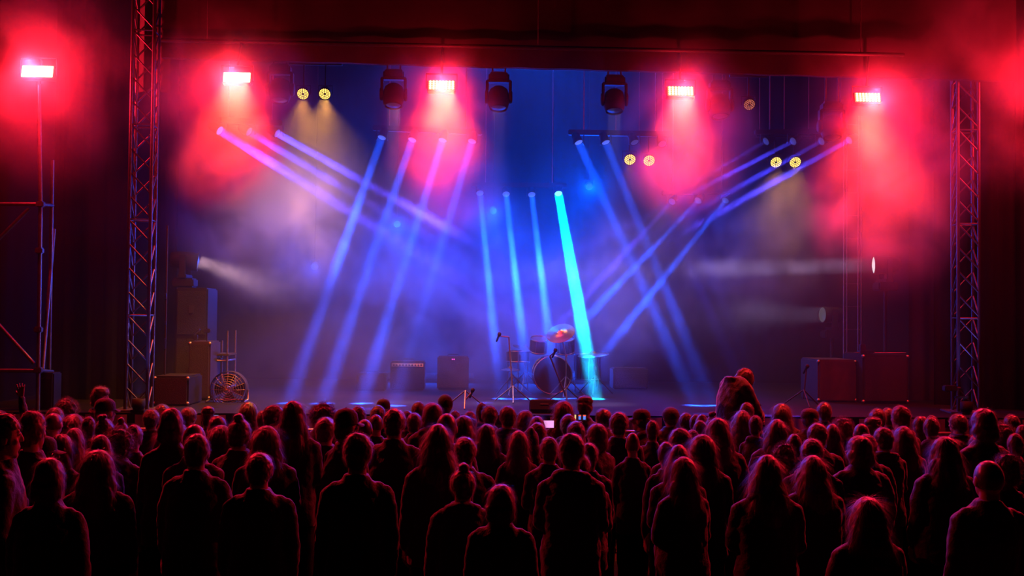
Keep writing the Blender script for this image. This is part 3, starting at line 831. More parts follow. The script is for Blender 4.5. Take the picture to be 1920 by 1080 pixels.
for k, (px, Y, pw) in enumerate(TRUSS_FILLS):  # bodies for the violet fills added at the trusses
    c = Vector((at(px,700,Y).x, Y, DECK)); r = empty('truss_fill_light', c, 'violet fill lamp added on the deck to tint the %s truss' % ('left' if k == 0 else 'right'), 'stage light')
    MB().lathe([(0,0.03),(0.06,0.03),(0.075,0.07),(0.075,0.16),(0.068,0.16),(0.066,0.14)], (0,0,0), (0,0,1), 20).build('housing', MT['black'], r)
    MB().lathe([(0.066,0.14),(0,0.145)], (0,0,0), (0,0,1), 20).build('lens', emis('fill_lens_violet',(.4,.3,1.0),1.5), r)
    MB().box((0,0,0.015),(0.16,0.12,0.03),bev=.005).build('foot', MT['black'], r)
# fittings on the right truss: a small lamp arm and clamp
p = at(1781,728,13.2)
r = empty('utility_box', p, 'small dark box clamped to the left side of the right truss', 'box')
MB().box((0,0,0),(0.16,0.10,0.07),bev=0.01).build('body', MT['blackmetal'], r)
MB().tube([(0.05,0,0.0),(0.16,0.06,0.0)],0.012,8).build('clamp', MT['steel'], r)
p = at(1803,745,13.2)
r = empty('cable_bracket', p, 'short dark bracket bolted across the right truss', 'bracket')
MB().box((0,0,0),(0.17,0.04,0.03),bev=0.006).build('arm', MT['blackmetal'], r)
MB().tube([(0.03,0,0),(0.03,0,-0.12)],0.01,6).build('drop', MT['blackmetal'], r)
CROWD = [
 (-2.67, 6.293, 1.879, 0.837, 'S', 'A', 70, 'short-haired person at the left edge, face turned right, second row of heads from the stage'),
 (-2.805, 7.027, 1.824, 0.847, 'S', 'A', 30, 'broad short-haired person with lit ear, right of the face turned right at the left edge'),
 (-3.759, 9.882, 1.561, 1.094, 'D', 'A', 0, 'person with narrow shaved head below the power box, in the farther rows'),
 (-4.106, 10.833, 1.519, 1.141, 'S', 'A', 0, 'farther person whose hair just shows above the narrow shaved head below the power box'),
 (-4.129, 11.216, 1.569, 0.951, 'C', 'A', 0, 'tall person with fuzzy dark curls, black against the dark wing at the left'),
 (-3.748, 10.353, 1.5, 1.178, 'L', 'A', 20, 'person in glasses with long red-lit hair, between the fuzzy curls and the left truss'),
 (-3.376, 9.688, 1.538, 0.82, 'S', 'A', 0, 'small short-haired person directly right of the glasses wearer with long hair'),
 (-3.372, 10.104, 1.658, 1.066, 'P', 'A', 35, 'person in a brimmed cap left of the left truss, brim pointing right'),
 (-3.913, 11.55, 1.669, 0.952, 'F', 'A', 60, 'tall person with messy raised hair behind the capped person left of the truss'),
 (-3.133, 9.371, 1.555, 0.999, 'N', 'A', 0, 'person with small hair knot lit on top, in front of the brimmed cap'),
 (-2.887, 9.057, 1.555, 0.82, 'N', 'A', 0, 'small person with a tiny round bun, just left of the foot of the left truss'),
 (-2.679, 8.724, 1.571, 0.82, 'S', 'A', 0, 'small-looking dark head at the foot of the left truss'),
 (-3.754, 9.199, 1.5, 1.099, 'L', 'A', 0, 'dark long-haired person in the middle rows near the left edge, below the broad short-haired one'),
 (-3.116, 7.287, 1.619, 0.855, 'S', 'A', 0, 'person cut by the left edge, upper of the two partial heads in the middle rows'),
 (-2.853, 6.645, 1.64, 0.891, 'S', 'A', 0, 'near person cut by the left edge, lower partial head with sloping shoulder'),
 (-2.967, 7.646, 1.579, 1.026, 'P', 'A', 80, 'person in a wide flat-brimmed cap turned right, behind the red-rimmed bob at the lower left'),
 (-3.029, 8.127, 1.557, 0.891, 'L', 'A', 20, 'long-haired person whose hair slopes down right, beside the flat brimmed cap'),
 (-3.171, 8.777, 1.533, 0.88, 'L', 'A', 10, 'long-haired person behind the sloping hair, left of the brightest long hair at the lower left'),
 (-2.675, 7.925, 1.573, 0.82, 'L', 'A', -10, 'long-haired person half hidden left of the wide round hair near the left truss'),
 (-2.673, 8.339, 1.564, 1.045, 'C', 'A', 0, 'person with wide round curly hair in front of the left truss'),
 (-2.316, 6.049, 1.655, 0.936, 'B', 'A', 0, 'near person with bob and bright red rim, lowest head at the far left'),
 (-2.354, 6.931, 1.588, 1.118, 'L', 'A', 0, 'near person with long bright-rimmed hair, right of the bob at the lower left'),
 (-3.188, 10.924, 1.506, 1.088, 'S', 'A', 0, 'short-haired person just right of the left truss foot'),
 (-3.259, 11.55, 1.504, 1.152, 'S', 'A', 0, 'farther dark head showing between two red-rimmed heads right of the left truss'),
 (-2.134, 7.807, 1.784, 0.897, 'B', 'A', 0, 'broad bobbed person with bright red rim, right of the left truss'),
 (-2.282, 8.172, 1.572, 0.932, 'L', 'A', -40, 'long-haired person turned left with bright orange rim, below the broad bob'),
 (-2.89, 11.21, 1.5, 1.046, 'S', 'C', 15, 'short-haired person holding up a phone right of the left truss'),
 (-2.622, 10.916, 1.521, 0.847, 'F', 'A', 0, 'flat-topped dark head right of the raised phone, below the fan'),
 (-2.377, 10.276, 1.5, 1.053, 'B', 'A', 0, 'person with rounded bob below and right of the flat-topped head'),
 (-2.542, 9.544, 1.5, 1.018, 'S', 'A', 0, 'short-haired person beside the pale-rimmed round head, left of it'),
 (-1.886, 7.481, 1.71, 0.993, 'D', 'A', 0, 'bald round head with pale orange rim in the middle rows at the left'),
 (-1.773, 7.105, 1.674, 1.019, 'S', 'A', 0, 'near thin-haired person with broad pale back, in front of the bald round head'),
 (-2.122, 9.317, 1.506, 1.162, 'L', 'A', 0, 'straight long-haired person right of the near broad pale back'),
 (-1.734, 8.229, 1.666, 1.046, 'N', 'A', 15, 'person with loose long hair tied up, left of the tall narrow dark head'),
 (-2.346, 11.55, 1.532, 1.094, 'L', 'A', 0, 'tall narrow long-haired person in front of the blue stage edge, right of the fan'),
 (-2.071, 10.884, 1.5, 0.82, 'S', 'A', 0, 'small partly hidden head left of the profile with white rim'),
 (-1.851, 10.307, 1.607, 1.09, 'S', 'A', 60, 'short-haired person in right-facing profile with thin white rim'),
 (-1.37, 8.484, 1.791, 0.971, 'L', 'A', 0, 'big dark long-haired person under the leftmost blue beam'),
 (-1.411, 10.465, 1.597, 1.101, 'C', 'A', 0, 'person with round frizzy curls under the second blue beam'),
 (-1.468, 7.885, 1.649, 1.061, 'L', 'A', 0, 'near person with long pale hair and lit shoulders, below the white-rimmed profile'),
 (-1.577, 9.991, 1.511, 1.129, 'L', 'A', 0, 'tall dark straight-haired person in front of the big dark long hair'),
 (-1.165, 8.841, 1.629, 1.085, 'S', 'A', 0, 'short-haired person with both ears lit, in front of the frizzy curls'),
 (-1.293, 6.731, 1.604, 1.091, 'S', 'A', 0, 'near dark round head in front of the long pale hair'),
 (-0.918, 8.155, 1.742, 0.992, 'P', 'A', 40, 'big person in dark cap, brim to the right, under the third blue beam'),
 (-1.094, 10.745, 1.566, 1.029, 'S', 'A', 0, 'red-topped short-haired person behind the big dark cap'),
 (-0.946, 9.883, 1.52, 1.054, 'D', 'A', 0, 'small shaved head with red rim directly right of the big dark cap'),
 (-0.876, 10.262, 1.53, 1.014, 'D', 'A', 0, 'small round shaved head left of the tall broad-backed person'),
 (-0.927, 11.1, 1.538, 1.083, 'S', 'A', 0, 'red-rimmed short-haired person just below the black flat hat'),
 (-0.908, 11.55, 1.559, 0.887, 'P', 'A', 0, 'person in black flat-topped hat, left of the middle blue stage area'),
 (-0.575, 8.44, 1.741, 1.018, 'S', 'A', 0, 'tall broad-backed dark person in front of the black flat hat, shoulders lit orange'),
 (-0.61, 10.838, 1.513, 0.86, 'S', 'A', 0, 'narrow head squeezed right of the tall broad-backed person'),
 (-0.517, 11.248, 1.568, 1.005, 'S', 'A', 0, 'small red-topped head between the broad-backed person and the round bob'),
 (-0.521, 10.464, 1.525, 0.961, 'S', 'A', 0, 'dark head with orange top below the small red-topped head'),
 (-0.329, 9.976, 1.663, 1.075, 'B', 'A', 0, 'person with round bob left of the black beanie'),
 (-0.245, 11.55, 1.62, 1.011, 'K', 'A', 0, 'tall person in smooth black beanie against the blue stage'),
 (-0.16, 8.21, 1.73, 1.025, 'D', 'A', 0, 'thin-haired pinkish head below the black beanie'),
 (-0.13, 10.784, 1.515, 0.925, 'S', 'A', 0, 'short-haired head between the thin-haired pinkish head and the long hair right of it'),
 (-0.034, 9.667, 1.574, 1.101, 'L', 'A', 0, 'person with red-edged long hair, right of the thin-haired pinkish head'),
 (0.019, 10.224, 1.56, 0.918, 'S', 'A', 0, 'farther dark head just behind the red-edged long hair'),
 (0.151, 11.402, 1.548, 0.82, 'S', 'A', 0, 'small dark farther head left of the round head before the drums'),
 (0.223, 11.025, 1.557, 1.133, 'S', 'A', 0, 'round-headed person with ears, in front of the left of the drum kit'),
 (0.167, 9.319, 1.533, 1.038, 'L', 'A', 0, 'long-haired person with wavy left edge, below the round head with ears'),
 (0.388, 10.429, 1.601, 1.042, 'S', 'A', 0, 'short-haired person with lit neck below the hi-hat'),
 (-0.661, 6.482, 1.753, 0.998, 'S', 'A', 0, 'large near man-like figure in dark coat with rounded shoulders, left of the leaning long hair'),
 (-0.207, 7.322, 1.72, 1.017, 'L', 'A', -15, 'near person leaning with long bright red hair streaming down left'),
 (-0.018, 7.843, 1.584, 1.09, 'S', 'A', 0, 'near dark head with faint top rim, right of the streaming red hair'),
 (-0.027, 6.775, 1.5, 1.082, 'N', 'A', 0, 'near person with hair clipped up on top, left of the lowest central bob'),
 (0.579, 10.776, 1.526, 1.085, 'B', 'A', 0, 'dark bobbed person in front of the wedge monitor'),
 (0.641, 9.896, 1.548, 0.928, 'L', 'C', 0, 'long-haired person below the pink phone screen'),
 (0.412, 8.688, 1.54, 0.867, 'L', 'A', 0, 'red-edged long-haired person left of the pointed hood'),
 (0.533, 9.055, 1.511, 0.858, 'H', 'A', 0, 'person in pointed hood right of the middle'),
 (0.616, 9.432, 1.538, 1.042, 'S', 'A', 0, 'round dark head behind the pointed hood'),
 (0.94, 10.538, 1.643, 1.04, 'L', 'A', 0, 'tall person with rounded black hair below the bright cymbal'),
 (0.958, 10.155, 1.541, 1.054, 'S', 'A', 0, 'red-haired rounded head below the tall black hair under the cymbal'),
 (1.268, 11.55, 1.607, 1.06, 'F', 'A', 10, 'tall person with flat-top haircut and visible neck, beside the cyan beam'),
 (0.979, 9.658, 1.523, 1.078, 'S', 'A', 0, 'round dark head below the bright phone screen with colours'),
 (0.682, 7.0, 1.701, 1.029, 'S', 'A', 0, 'large thin-haired head directly behind the lettered jacket wearer'),
 (0.789, 7.609, 1.504, 1.164, 'S', 'A', 0, 'near broad person in jacket with faint lettering across the back'),
 (0.923, 8.09, 1.517, 0.907, 'S', 'A', 0, 'head peeking out right of the large thin-haired head'),
 (1.1, 9.092, 1.56, 0.995, 'B', 'A', -35, 'person turned left with lit cheek, right of the round dark head below the phone'),
 (1.419, 11.182, 1.518, 1.105, 'S', 'C', -15, 'person holding up a phone showing the coloured stage'),
 (1.338, 9.419, 1.638, 1.035, 'S', 'A', 0, 'tall square-headed person left of the cap with brim to the left'),
 (1.779, 10.935, 1.519, 1.127, 'P', 'A', -50, 'person in dark cap with brim to the left, against the stage skirt'),
 (1.756, 10.1, 1.5, 0.82, 'S', 'A', 20, 'small dark head just right of the left-brimmed cap'),
 (2.195, 11.523, 1.5, 1.163, 'K', 'A', -20, 'person in smooth skullcap and glasses below the right blue beams'),
 (1.361, 8.791, 1.526, 0.82, 'D', 'A', 0, 'small head with thin pale top rim below the left-brimmed cap'),
 (0.64, 8.368, 1.529, 0.985, 'S', 'A', 0, 'dark head with faint rim left of the large thin-haired head'),
 (1.691, 8.467, 1.587, 1.12, 'S', 'A', 0, 'dark round head in front of the skullcap wearer'),
 (1.514, 8.114, 1.525, 0.82, 'S', 'A', 0, 'small partial head left of the stacked heads below the right blue beams'),
 (1.478, 7.455, 1.571, 0.972, 'L', 'A', 0, 'long-haired person just behind the near round head right of the middle'),
 (1.435, 7.074, 1.542, 0.94, 'L', 'A', -10, 'near round head with red hair flowing down left, right of the middle'),
 (2.244, 10.937, 1.5, 0.948, 'S', 'A', 0, 'small red head at the stage edge right of the skullcap'),
 (2.267, 10.555, 1.518, 0.834, 'S', 'A', 0, 'small red-rimmed head, second right of the skullcap at the stage edge'),
 (2.068, 9.45, 1.564, 0.82, 'S', 'A', 0, 'small head in front of the pair of small red-rimmed heads'),
 (2.242, 10.173, 1.547, 0.82, 'S', 'A', 0, 'small dark head behind the pair of small red-rimmed heads'),
 (2.257, 9.791, 1.572, 0.82, 'N', 'A', 0, 'small head with high knot at the foot of the raised dark figure'),
 (2.055, 8.725, 1.654, 1.08, 'L', 'A', 0, 'person with big wavy hair below the raised dark figure'),
 (2.919, 11.1, 1.59, 0.908, 'S', 'A', 0, 'dark head directly right of the raised dark figure'),
 (2.774, 10.734, 1.537, 1.133, 'L', 'A', 0, 'tall long-haired person in dark coat in front of the raised figure'),
 (2.812, 10.35, 1.529, 0.82, 'S', 'A', 30, 'small face lit red right of the tall dark coat'),
 (3.419, 11.549, 1.552, 1.08, 'L', 'A', 0, 'tall person with dark hair widening to the shoulders, right of the pale rail'),
 (2.758, 9.461, 1.567, 1.134, 'L', 'A', 0, 'person with smooth long hair below the tall dark widening hair'),
 (2.728, 8.847, 1.505, 0.823, 'S', 'A', 0, 'small partial head right of the smooth long hair'),
 (3.611, 11.176, 1.515, 1.155, 'P', 'A', 0, 'person in cap with bright red top left of the flight case'),
 (3.891, 11.549, 1.567, 1.032, 'S', 'A', 0, 'tall dark narrow head in front of the flight case'),
 (3.021, 9.134, 1.576, 1.101, 'S', 'A', 0, 'dark round head in front of the red-topped cap'),
 (3.27, 9.488, 1.524, 0.904, 'L', 'A', 0, 'long-haired person between the dark round head and the frizzy red hair'),
 (3.613, 10.213, 1.505, 0.997, 'C', 'A', 0, 'person with frizzy bright red hair in front of the flight case'),
 (1.718, 7.777, 1.615, 1.027, 'L', 'A', 15, 'near long-haired person with arm bent right, below the big wavy hair'),
 (1.926, 9.09, 1.515, 0.84, 'S', 'A', 0, 'small rimmed head left above the near long hair with bent arm'),
 (2.422, 8.124, 1.5, 0.834, 'C', 'A', 0, 'person with messy dark hair between the two near bright-edged long hairs'),
 (2.523, 7.745, 1.596, 1.068, 'S', 'A', 15, 'person with turned head and lit shoulder above the second near bright-edged long hair'),
 (1.868, 6.612, 1.61, 1.087, 'L', 'A', 0, 'near person with wide red-glowing long hair, left of two alike at the lower right'),
 (2.385, 7.321, 1.518, 1.153, 'L', 'A', 0, 'near person with long hair, right of the wide red-glowing long hair'),
 (2.948, 7.94, 1.596, 1.104, 'B', 'A', 0, 'near dark rounded bob right of the two bright-edged long hairs'),
 (2.177, 5.746, 1.5, 1.079, 'L', 'A', 0, 'nearest person with long thin-rimmed hair, lowest head at the lower right'),
 (4.245, 10.937, 1.551, 1.129, 'S', 'A', 0, 'red-topped head in front of the speaker cabinet, left of the tallest there'),
 (4.602, 11.55, 1.513, 0.993, 'S', 'A', 0, 'red-topped head squeezed left of the tall head before the speaker cabinet'),
 (4.041, 9.85, 1.676, 0.999, 'S', 'A', -20, 'tall short-haired person in front of the speaker cabinet'),
 (3.62, 9.711, 1.523, 1.033, 'D', 'A', 0, 'pale-rimmed small head left of the spiky head below the speaker cabinet'),
 (3.995, 10.402, 1.5, 1.091, 'F', 'A', 0, 'spiky short-haired head below the red-topped pair at the speaker cabinet'),
 (3.585, 9.103, 1.546, 1.06, 'S', 'A', 0, 'round short-haired head left of the smooth straight long hair at the right'),
 (3.325, 8.787, 1.519, 1.041, 'S', 'A', 0, 'dark head half hidden behind the near dark rounded bob'),
 (3.881, 9.401, 1.517, 1.111, 'L', 'A', 0, 'person with smooth straight long hair and a lit shoulder line at the right'),
 (4.479, 10.421, 1.522, 0.935, 'B', 'A', -15, 'person with purple-rimmed left side, left of the red-topped head beside it'),
 (4.42, 10.044, 1.541, 0.912, 'S', 'A', 0, 'red-topped head pressed against the purple-rimmed one'),
 (4.727, 10.728, 1.506, 0.82, 'S', 'A', 0, 'small farther head above the red-topped head right of the purple-rimmed one'),
 (3.441, 7.588, 1.634, 1.11, 'L', 'A', 0, 'large very dark long-haired person in the near rows at the right'),
 (5.099, 10.944, 1.5, 1.167, 'S', 'A', -15, 'person with pink-violet rim at the foot of the right truss'),
 (4.024, 8.199, 1.785, 0.98, 'B', 'A', 0, 'large dark bobbed head directly right of the right truss'),
 (4.317, 8.872, 1.515, 1.05, 'B', 'A', 0, 'person with smooth pale-rimmed bob above the near bald head'),
 (4.842, 9.545, 1.522, 1.054, 'C', 'A', 0, 'person with messy dark curls right of the pale-rimmed bob'),
 (5.686, 10.983, 1.5, 1.025, 'S', 'A', 0, 'dark head near the right edge behind the messy curls'),
 (4.706, 9.028, 1.5, 0.82, 'S', 'A', 0, 'small red-topped head near the right edge, below the messy curls'),
 (5.178, 9.786, 1.5, 0.82, 'S', 'A', -40, 'violet-lit face cut by the right edge'),
 (2.971, 5.999, 1.678, 1.043, 'D', 'A', 0, 'near bald smooth head with red-orange rim at the lower right'),
 (3.742, 7.302, 1.533, 0.82, 'C', 'A', 0, 'near curly-haired person just behind the bald smooth head at the right'),
 (0.197, 6.15, 1.5, 1.015, 'B', 'A', 0, 'nearest central person with red-edged bob and narrow shoulders'),
 (-4.593, 10.705, 1.5, 1.07, 'S', 'D', 0, 'person raising an open hand above the heads at the left edge'),
]
# ------------------------------------------------------------------ people
def noise_disp(me, amp, scale, seed=0):
    from mathutils import noise
    me.calc_loop_triangles()
    off = Vector((seed*3.1, seed*1.7, seed*5.3))
    nrm = [v.normal.copy() for v in me.vertices]
    for v, nn in zip(me.vertices, nrm):
        v.co += nn*amp*noise.noise(v.co*scale+off)
def fuse(mb, voxel, name, smooth=3, fac=0.6, disp=None):
    """join overlapping closed pieces into one continuous skin"""
    me = mb.mesh(name+'_raw'); o = bpy.data.objects.new('fuse_tmp', me); COL.objects.link(o)
    r = o.modifiers.new('r', 'REMESH'); r.mode = 'VOXEL'; r.voxel_size = voxel; r.use_smooth_shade = True
    if smooth:
        s = o.modifiers.new('s', 'SMOOTH'); s.iterations = smooth; s.factor = fac
    dg = bpy.context.evaluated_depsgraph_get(); dg.update()
    out = bpy.data.meshes.new_from_object(o.evaluated_get(dg)); out.name = name
    bpy.data.objects.remove(o); bpy.data.meshes.remove(me)
    if disp:
        for a, sc_, sd in disp: noise_disp(out, a, sc_, sd)
    out.polygons.foreach_set('use_smooth', [True]*len(out.polygons))
    return out
def ell(mb, c, r, rot=None, nu=20, nv=12):
    vs, fs = [], []; c = Vector(c)
    for j in range(1, nv):
        th = PI*j/nv
        for i in range(nu):
            ph = 2*PI*i/nu
            p = Vector((r[0]*math.sin(th)*math.cos(ph), r[1]*math.sin(th)*math.sin(ph), r[2]*math.cos(th)))
            vs.append(c + (rot @ p if rot is not None else p))
    top = c + ((rot @ Vector((0,0,r[2]))) if rot is not None else Vector((0,0,r[2])))
    bot = c - ((rot @ Vector((0,0,r[2]))) if rot is not None else Vector((0,0,r[2])))
    vs += [top, bot]; T, B = len(vs)-2, len(vs)-1
    for j in range(nv-2):
        for i in range(nu):
            fs.append((j*nu+i, (j+1)*nu+i, (j+1)*nu+(i+1)%nu, j*nu+(i+1)%nu))
    for i in range(nu):
        fs.append((T, i, (i+1)%nu)); fs.append((B, (nv-2)*nu+(i+1)%nu, (nv-2)*nu+i))
    mb.add(vs, fs, True)
def limb(mb, pts, rs, n=14):
    mb.tube(pts, rs, n)
    for p, r in zip(pts, rs): ell(mb, p, (r*0.99,)*3, None, 12, 8)
def loft(mb, rings, n=28):
    """rings: (cx, cy, z, rx, ry)"""
    vs, fs = [], []
    for cx, cy, z, rx, ry in rings:
        for k in range(n):
            a = 2*PI*k/n
            ca, sa = math.cos(a), math.sin(a)
            vs.append((cx+rx*math.copysign(abs(ca)**0.85, ca), cy+ry*math.copysign(abs(sa)**0.85, sa), z))
    for i in range(len(rings)-1):
        for k in range(n): fs.append((i*n+k, i*n+(k+1)%n, (i+1)*n+(k+1)%n, (i+1)*n+k))
    fs.append(tuple(reversed(range(n)))); fs.append(tuple(range((len(rings)-1)*n, len(rings)*n)))
    mb.add(vs, fs, True)
def hand(mb, wrist, d, palm_n, side, curl=0.5, spread=0.0):
    """palm, four unequal bent fingers and a thumb leaving the palm's side"""
    w = Vector(wrist); d = Vector(d).normalized(); n = Vector(palm_n); n = (n-d*n.dot(d)).normalized()
    x = d.cross(n).normalized()*side
    for t in (0.0, 0.33, 0.66, 1.0):
        c = w + d*(0.02+0.065*t)
        for u in (-1, -0.33, 0.33, 1): ell(mb, c+x*u*(0.020+0.010*t), (0.0135,)*3, None, 10, 6)
    base = w + d*0.088
    for k, ln in enumerate((0.070, 0.080, 0.075, 0.058)):
        u = (k-1.5)*0.0205
        p0 = base + x*(-u) ; dd = (d + x*(-u)*spread*14).normalized(); pts = [p0]; cc = 0
        for j, f in enumerate((0.45, 0.30, 0.25)):
            cc += curl*(0.55 if j == 0 else 0.8)
            dj = dd*math.cos(cc)+n*math.sin(cc)
            pts.append(pts[-1]+dj*ln*f)
        limb(mb, pts, [0.0092, 0.0086, 0.0078, 0.0068], 8)
    t0 = w + d*0.028 + x*0.026
    t1 = t0 + (x*0.7+d*0.6+n*0.25).normalized()*0.036
    t2 = t1 + (x*(0.25-0.4*curl)+d*0.9+n*curl*0.6).normalized()*0.028
    limb(mb, [t0, t1, t2], [0.0125, 0.0105, 0.0085], 8)

POSES = {  # (shoulder, elbow, wrist) for right (+x) and left arm, hand direction, palm normal, curl
 'A': dict(R=((.162,0,1.40),(.205,-.02,1.13),(.205,.05,.90)), L=((-.162,0,1.40),(-.207,-.01,1.13),(-.20,.07,.905)),
           RH=((0,.15,-1),(-1,.2,0),.45), LH=((0,.15,-1),(1,.2,0),.45)),
 'B': dict(R=((.162,0,1.40),(.20,.03,1.15),(.07,.225,1.10)), L=((-.162,0,1.40),(-.20,.03,1.15),(-.06,.235,1.06)),
           RH=((-1,.3,0),(0,-1,-.1),.7), LH=((1,.25,0),(0,-1,-.1),.7)),
 'C': dict(R=((.165,.01,1.41),(.215,.20,1.24),(.145,.34,1.44)), L=((-.162,0,1.40),(-.207,-.01,1.13),(-.20,.07,.905)),
           RH=((-.1,.1,1),(-1,-.2,0),.9), LH=((0,.15,-1),(1,.2,0),.45)),
 'M': dict(L=((-.165,.01,1.41),(-.215,.20,1.24),(-.145,.34,1.44)), R=((.162,0,1.40),(.205,-.02,1.13),(.205,.05,.90)),
           LH=((.1,.1,1),(1,-.2,0),.9), RH=((0,.15,-1),(-1,.2,0),.45)),
 'D': dict(L=((-.162,0,1.40),(-.205,.0,1.13),(-.20,.07,.905)), R=((.175,.02,1.45),(.215,.12,1.66),(.17,.12,1.90)),
           RH=((-.1,.05,1),(0,1,.1),.12), LH=((0,.15,-1),(1,.2,0),.45)),
 'E': dict(R=((.165,.06,1.45),(.20,.20,1.20),(.06,.36,1.15)), L=((-.165,.06,1.45),(-.20,.20,1.20),(-.05,.37,1.12)),
           RH=((-1,.3,0),(0,-1,-.1),.7), LH=((1,.25,0),(0,-1,-.1),.7)),
}
HEADC = {k: Vector((0, 0.0, 1.632)) for k in POSES}; HEADC['E'] = Vector((0, 0.17, 1.475))
def make_body(k):
    P_ = POSES[k]; m = MB(); hc = HEADC[k]; bow = k == 'E'
    def H_(x, y, z):
        p = Vector((x, y, z))
        if bow: p = Matrix.Rotation(math.radians(-50), 3, 'X') @ p
        return hc+p
    RH_ = Matrix.Rotation(math.radians(-50), 3, 'X') if bow else None
    ell(m, H_(0,-.006,.012), (.076,.096,.105), RH_, 28, 18)               # cranium
    ell(m, H_(0,.028,-.045), (.058,.062,.076), RH_)                       # face, jaw
    ell(m, H_(0,.062,-.100), (.024,.022,.020), RH_)                       # chin
    m.tube([H_(0,.088,.022), H_(0,.104,-.018)], [.008,.014], 10); ell(m, H_(0,.104,-.022), (.015,.013,.010), RH_)   # nose
    for s in (-1, 1):
        ell(m, H_(s*.078,-.004,-.008), (.008,.020,.032), RH_)             # ears
        ell(m, H_(s*.031,.080,.012), (.014,.009,.010), RH_)               # eyes
        ell(m, H_(s*.030,.082,.031), (.020,.009,.006), RH_)               # brows
        ell(m, H_(s*.040,.062,-.022), (.020,.020,.018), RH_)              # cheeks
    ell(m, H_(0,.086,-.055), (.024,.010,.005), RH_); ell(m, H_(0,.085,-.065), (.020,.010,.006), RH_)             # lips
    nb = Vector((0,-.012,1.42)) if not bow else Vector((0,.0,1.44))
    m.tube([nb, H_(0,-.012,-.07)], [.062,.054], 18)
    y = .03 if bow else 0
    loft(m, [(0,0,.86,.155,.105),(0,-.01,.93,.165,.115),(0,0,1.04,.142,.100),(0,.003,1.14,.140,.102),(0,y*.6,1.27,.160,.110),(0,y,1.35,.166,.108),(0,y,1.41,.150,.088),(0,y,1.45,.110,.07),(0,y,1.49,.068,.06)])
    for s, a in ((1,'R'),(-1,'L')):
        sh, el, wr = [Vector(v) for v in P_[a]]
        limb(m, [sh+Vector((-s*.06,0,-.005)), sh+Vector((-s*.006,0,-.024)), sh.lerp(el,.5), el, el.lerp(wr,.35), wr], [.048,.048,.043,.038,.036,.025])
        d, n, c = P_[a+'H']; hand(m, wr, d, n, -s if k in 'BE' else s*1, c, 0.5 if k == 'D' and a == 'R' else 0.1)
        hp, kn, an = Vector((s*.088,0,.88)), Vector((s*.095,.015,.49)), Vector((s*.10,-.01,.09))
        limb(m, [hp, hp.lerp(kn,.5), kn, kn.lerp(an,.35), an], [.088,.076,.056,.056,.036])
        limb(m, [an+Vector((0,-.03,-.045)), an+Vector((0,.08,-.050)), an+Vector((s*.01,.16,-.062))], [.036,.034,.024])
    return fuse(m, .0062, 'body_'+k, 3, .5)
def make_jacket(k, loose=0.0, hood=False):
    P_ = POSES[k]; m = MB(); y = .03 if k == 'E' else 0; L = loose
    loft(m, [(0,-.005,.80,.185+L,.135+L),(0,-.005,.95,.186+L,.135+L),(0,0,1.10,.172+L,.126+L),(0,y*.6,1.27,.186+L*.6,.134+L*.6),(0,y,1.35,.184+L*.4,.130+L*.3),(0,y,1.41,.164,.105),(0,y,1.45,.128,.088),(0,y,1.485,.092,.076),(0,y-.005,1.52,.076,.070)])
    for s, a in ((1,'R'),(-1,'L')):
        sh, el, wr = [Vector(v) for v in P_[a]]
        limb(m, [sh+Vector((-s*.095,0,.022)), sh+Vector((-s*.045,0,.006)), sh+Vector((-s*.002,0,-.018)), sh.lerp(el,.5), el, el.lerp(wr,.5), el.lerp(wr,.94)], [.060,.066,.067,.060+L*.4,.054+L*.3,.048+L*.3,.040])
    if hood:
        for i in range(9):
            t = i/8*PI; ell(m, (math.cos(t)*.085, -.035-.05*math.sin(t), 1.475+.02*math.sin(t)), (.045,.04,.035))
    return fuse(m, .011, 'jacket_'+k, 4, .6, [(.014, 7, hash(k) % 7 if False else ord(k)), (.006, 22, ord(k)+2)])
def make_trousers():
    m = MB()
    loft(m, [(0,0,.84,.168,.118),(0,-.01,.93,.176,.126),(0,0,1.02,.160,.114)])
    for s in (-1,1):
        limb(m, [Vector((s*.088,0,.87)), Vector((s*.092,.005,.68)), Vector((s*.096,.012,.49)), Vector((s*.10,0,.30)), Vector((s*.102,-.008,.075))], [.098,.088,.073,.068,.060])
    return fuse(m, .012, 'trousers', 3, .6, [(.012, 8, 3)])
def make_shoe(s):
    m = MB()
    limb(m, [Vector((s*.10,-.045,.05)), Vector((s*.10,.07,.045)), Vector((s*.11,.16,.036))], [.049,.048,.038])
    m.box((s*.105,.055,.012), (.098,.27,.024), bev=.01)
    return fuse(m, .007, 'shoe', 2, .5)

rs = random.Random(11)
def strands(me, n, ln, out, w=.0009, curl=0.0, zmin=-9, down=True, seed=0, dens_low=False):
    """adds thin hair ribbons over the shell"""
    rr = random.Random(seed); N = len(me.vertices)
    V = [(v.co.copy(), v.normal.copy()) for v in me.vertices]
    vs, fs = [], []
    for _ in range(n):
        p, nn = V[rr.randrange(N)]
        if p.z < zmin: continue
        t = Vector((rr.gauss(0,.18), rr.gauss(0,.18), -1.0)) if down else Vector((rr.gauss(0,1), rr.gauss(0,1), rr.gauss(0,1)))
        t = (t - nn*t.dot(nn)); 
        if t.length < .05: t = Vector((rr.gauss(0,1), rr.gauss(0,1), 0)); t = t-nn*t.dot(nn)
        t.normalize(); L = ln*(.5+rr.random()); o_ = out*(.3+rr.random()*1.1)
        sd = t.cross(nn)*w*.5*(1 if not curl else 1.3); K = 4 if not curl else 7; ph = rr.random()*6
        base = len(vs)
        for j in range(K):
            u = j/(K-1)
            q = p - nn*.001 + t*L*u + nn*o_*math.sin(u*PI*.6)
            if curl: q += (sd.normalized()*math.cos(ph+u*9)+nn*math.sin(ph+u*9))*curl*u
            ww = 1-.75*u
            vs += [q-sd*ww, q+sd*ww]
        for j in range(K-1): fs.append((base+2*j, base+2*j+1, base+2*j+3, base+2*j+2))
    return vs, fs
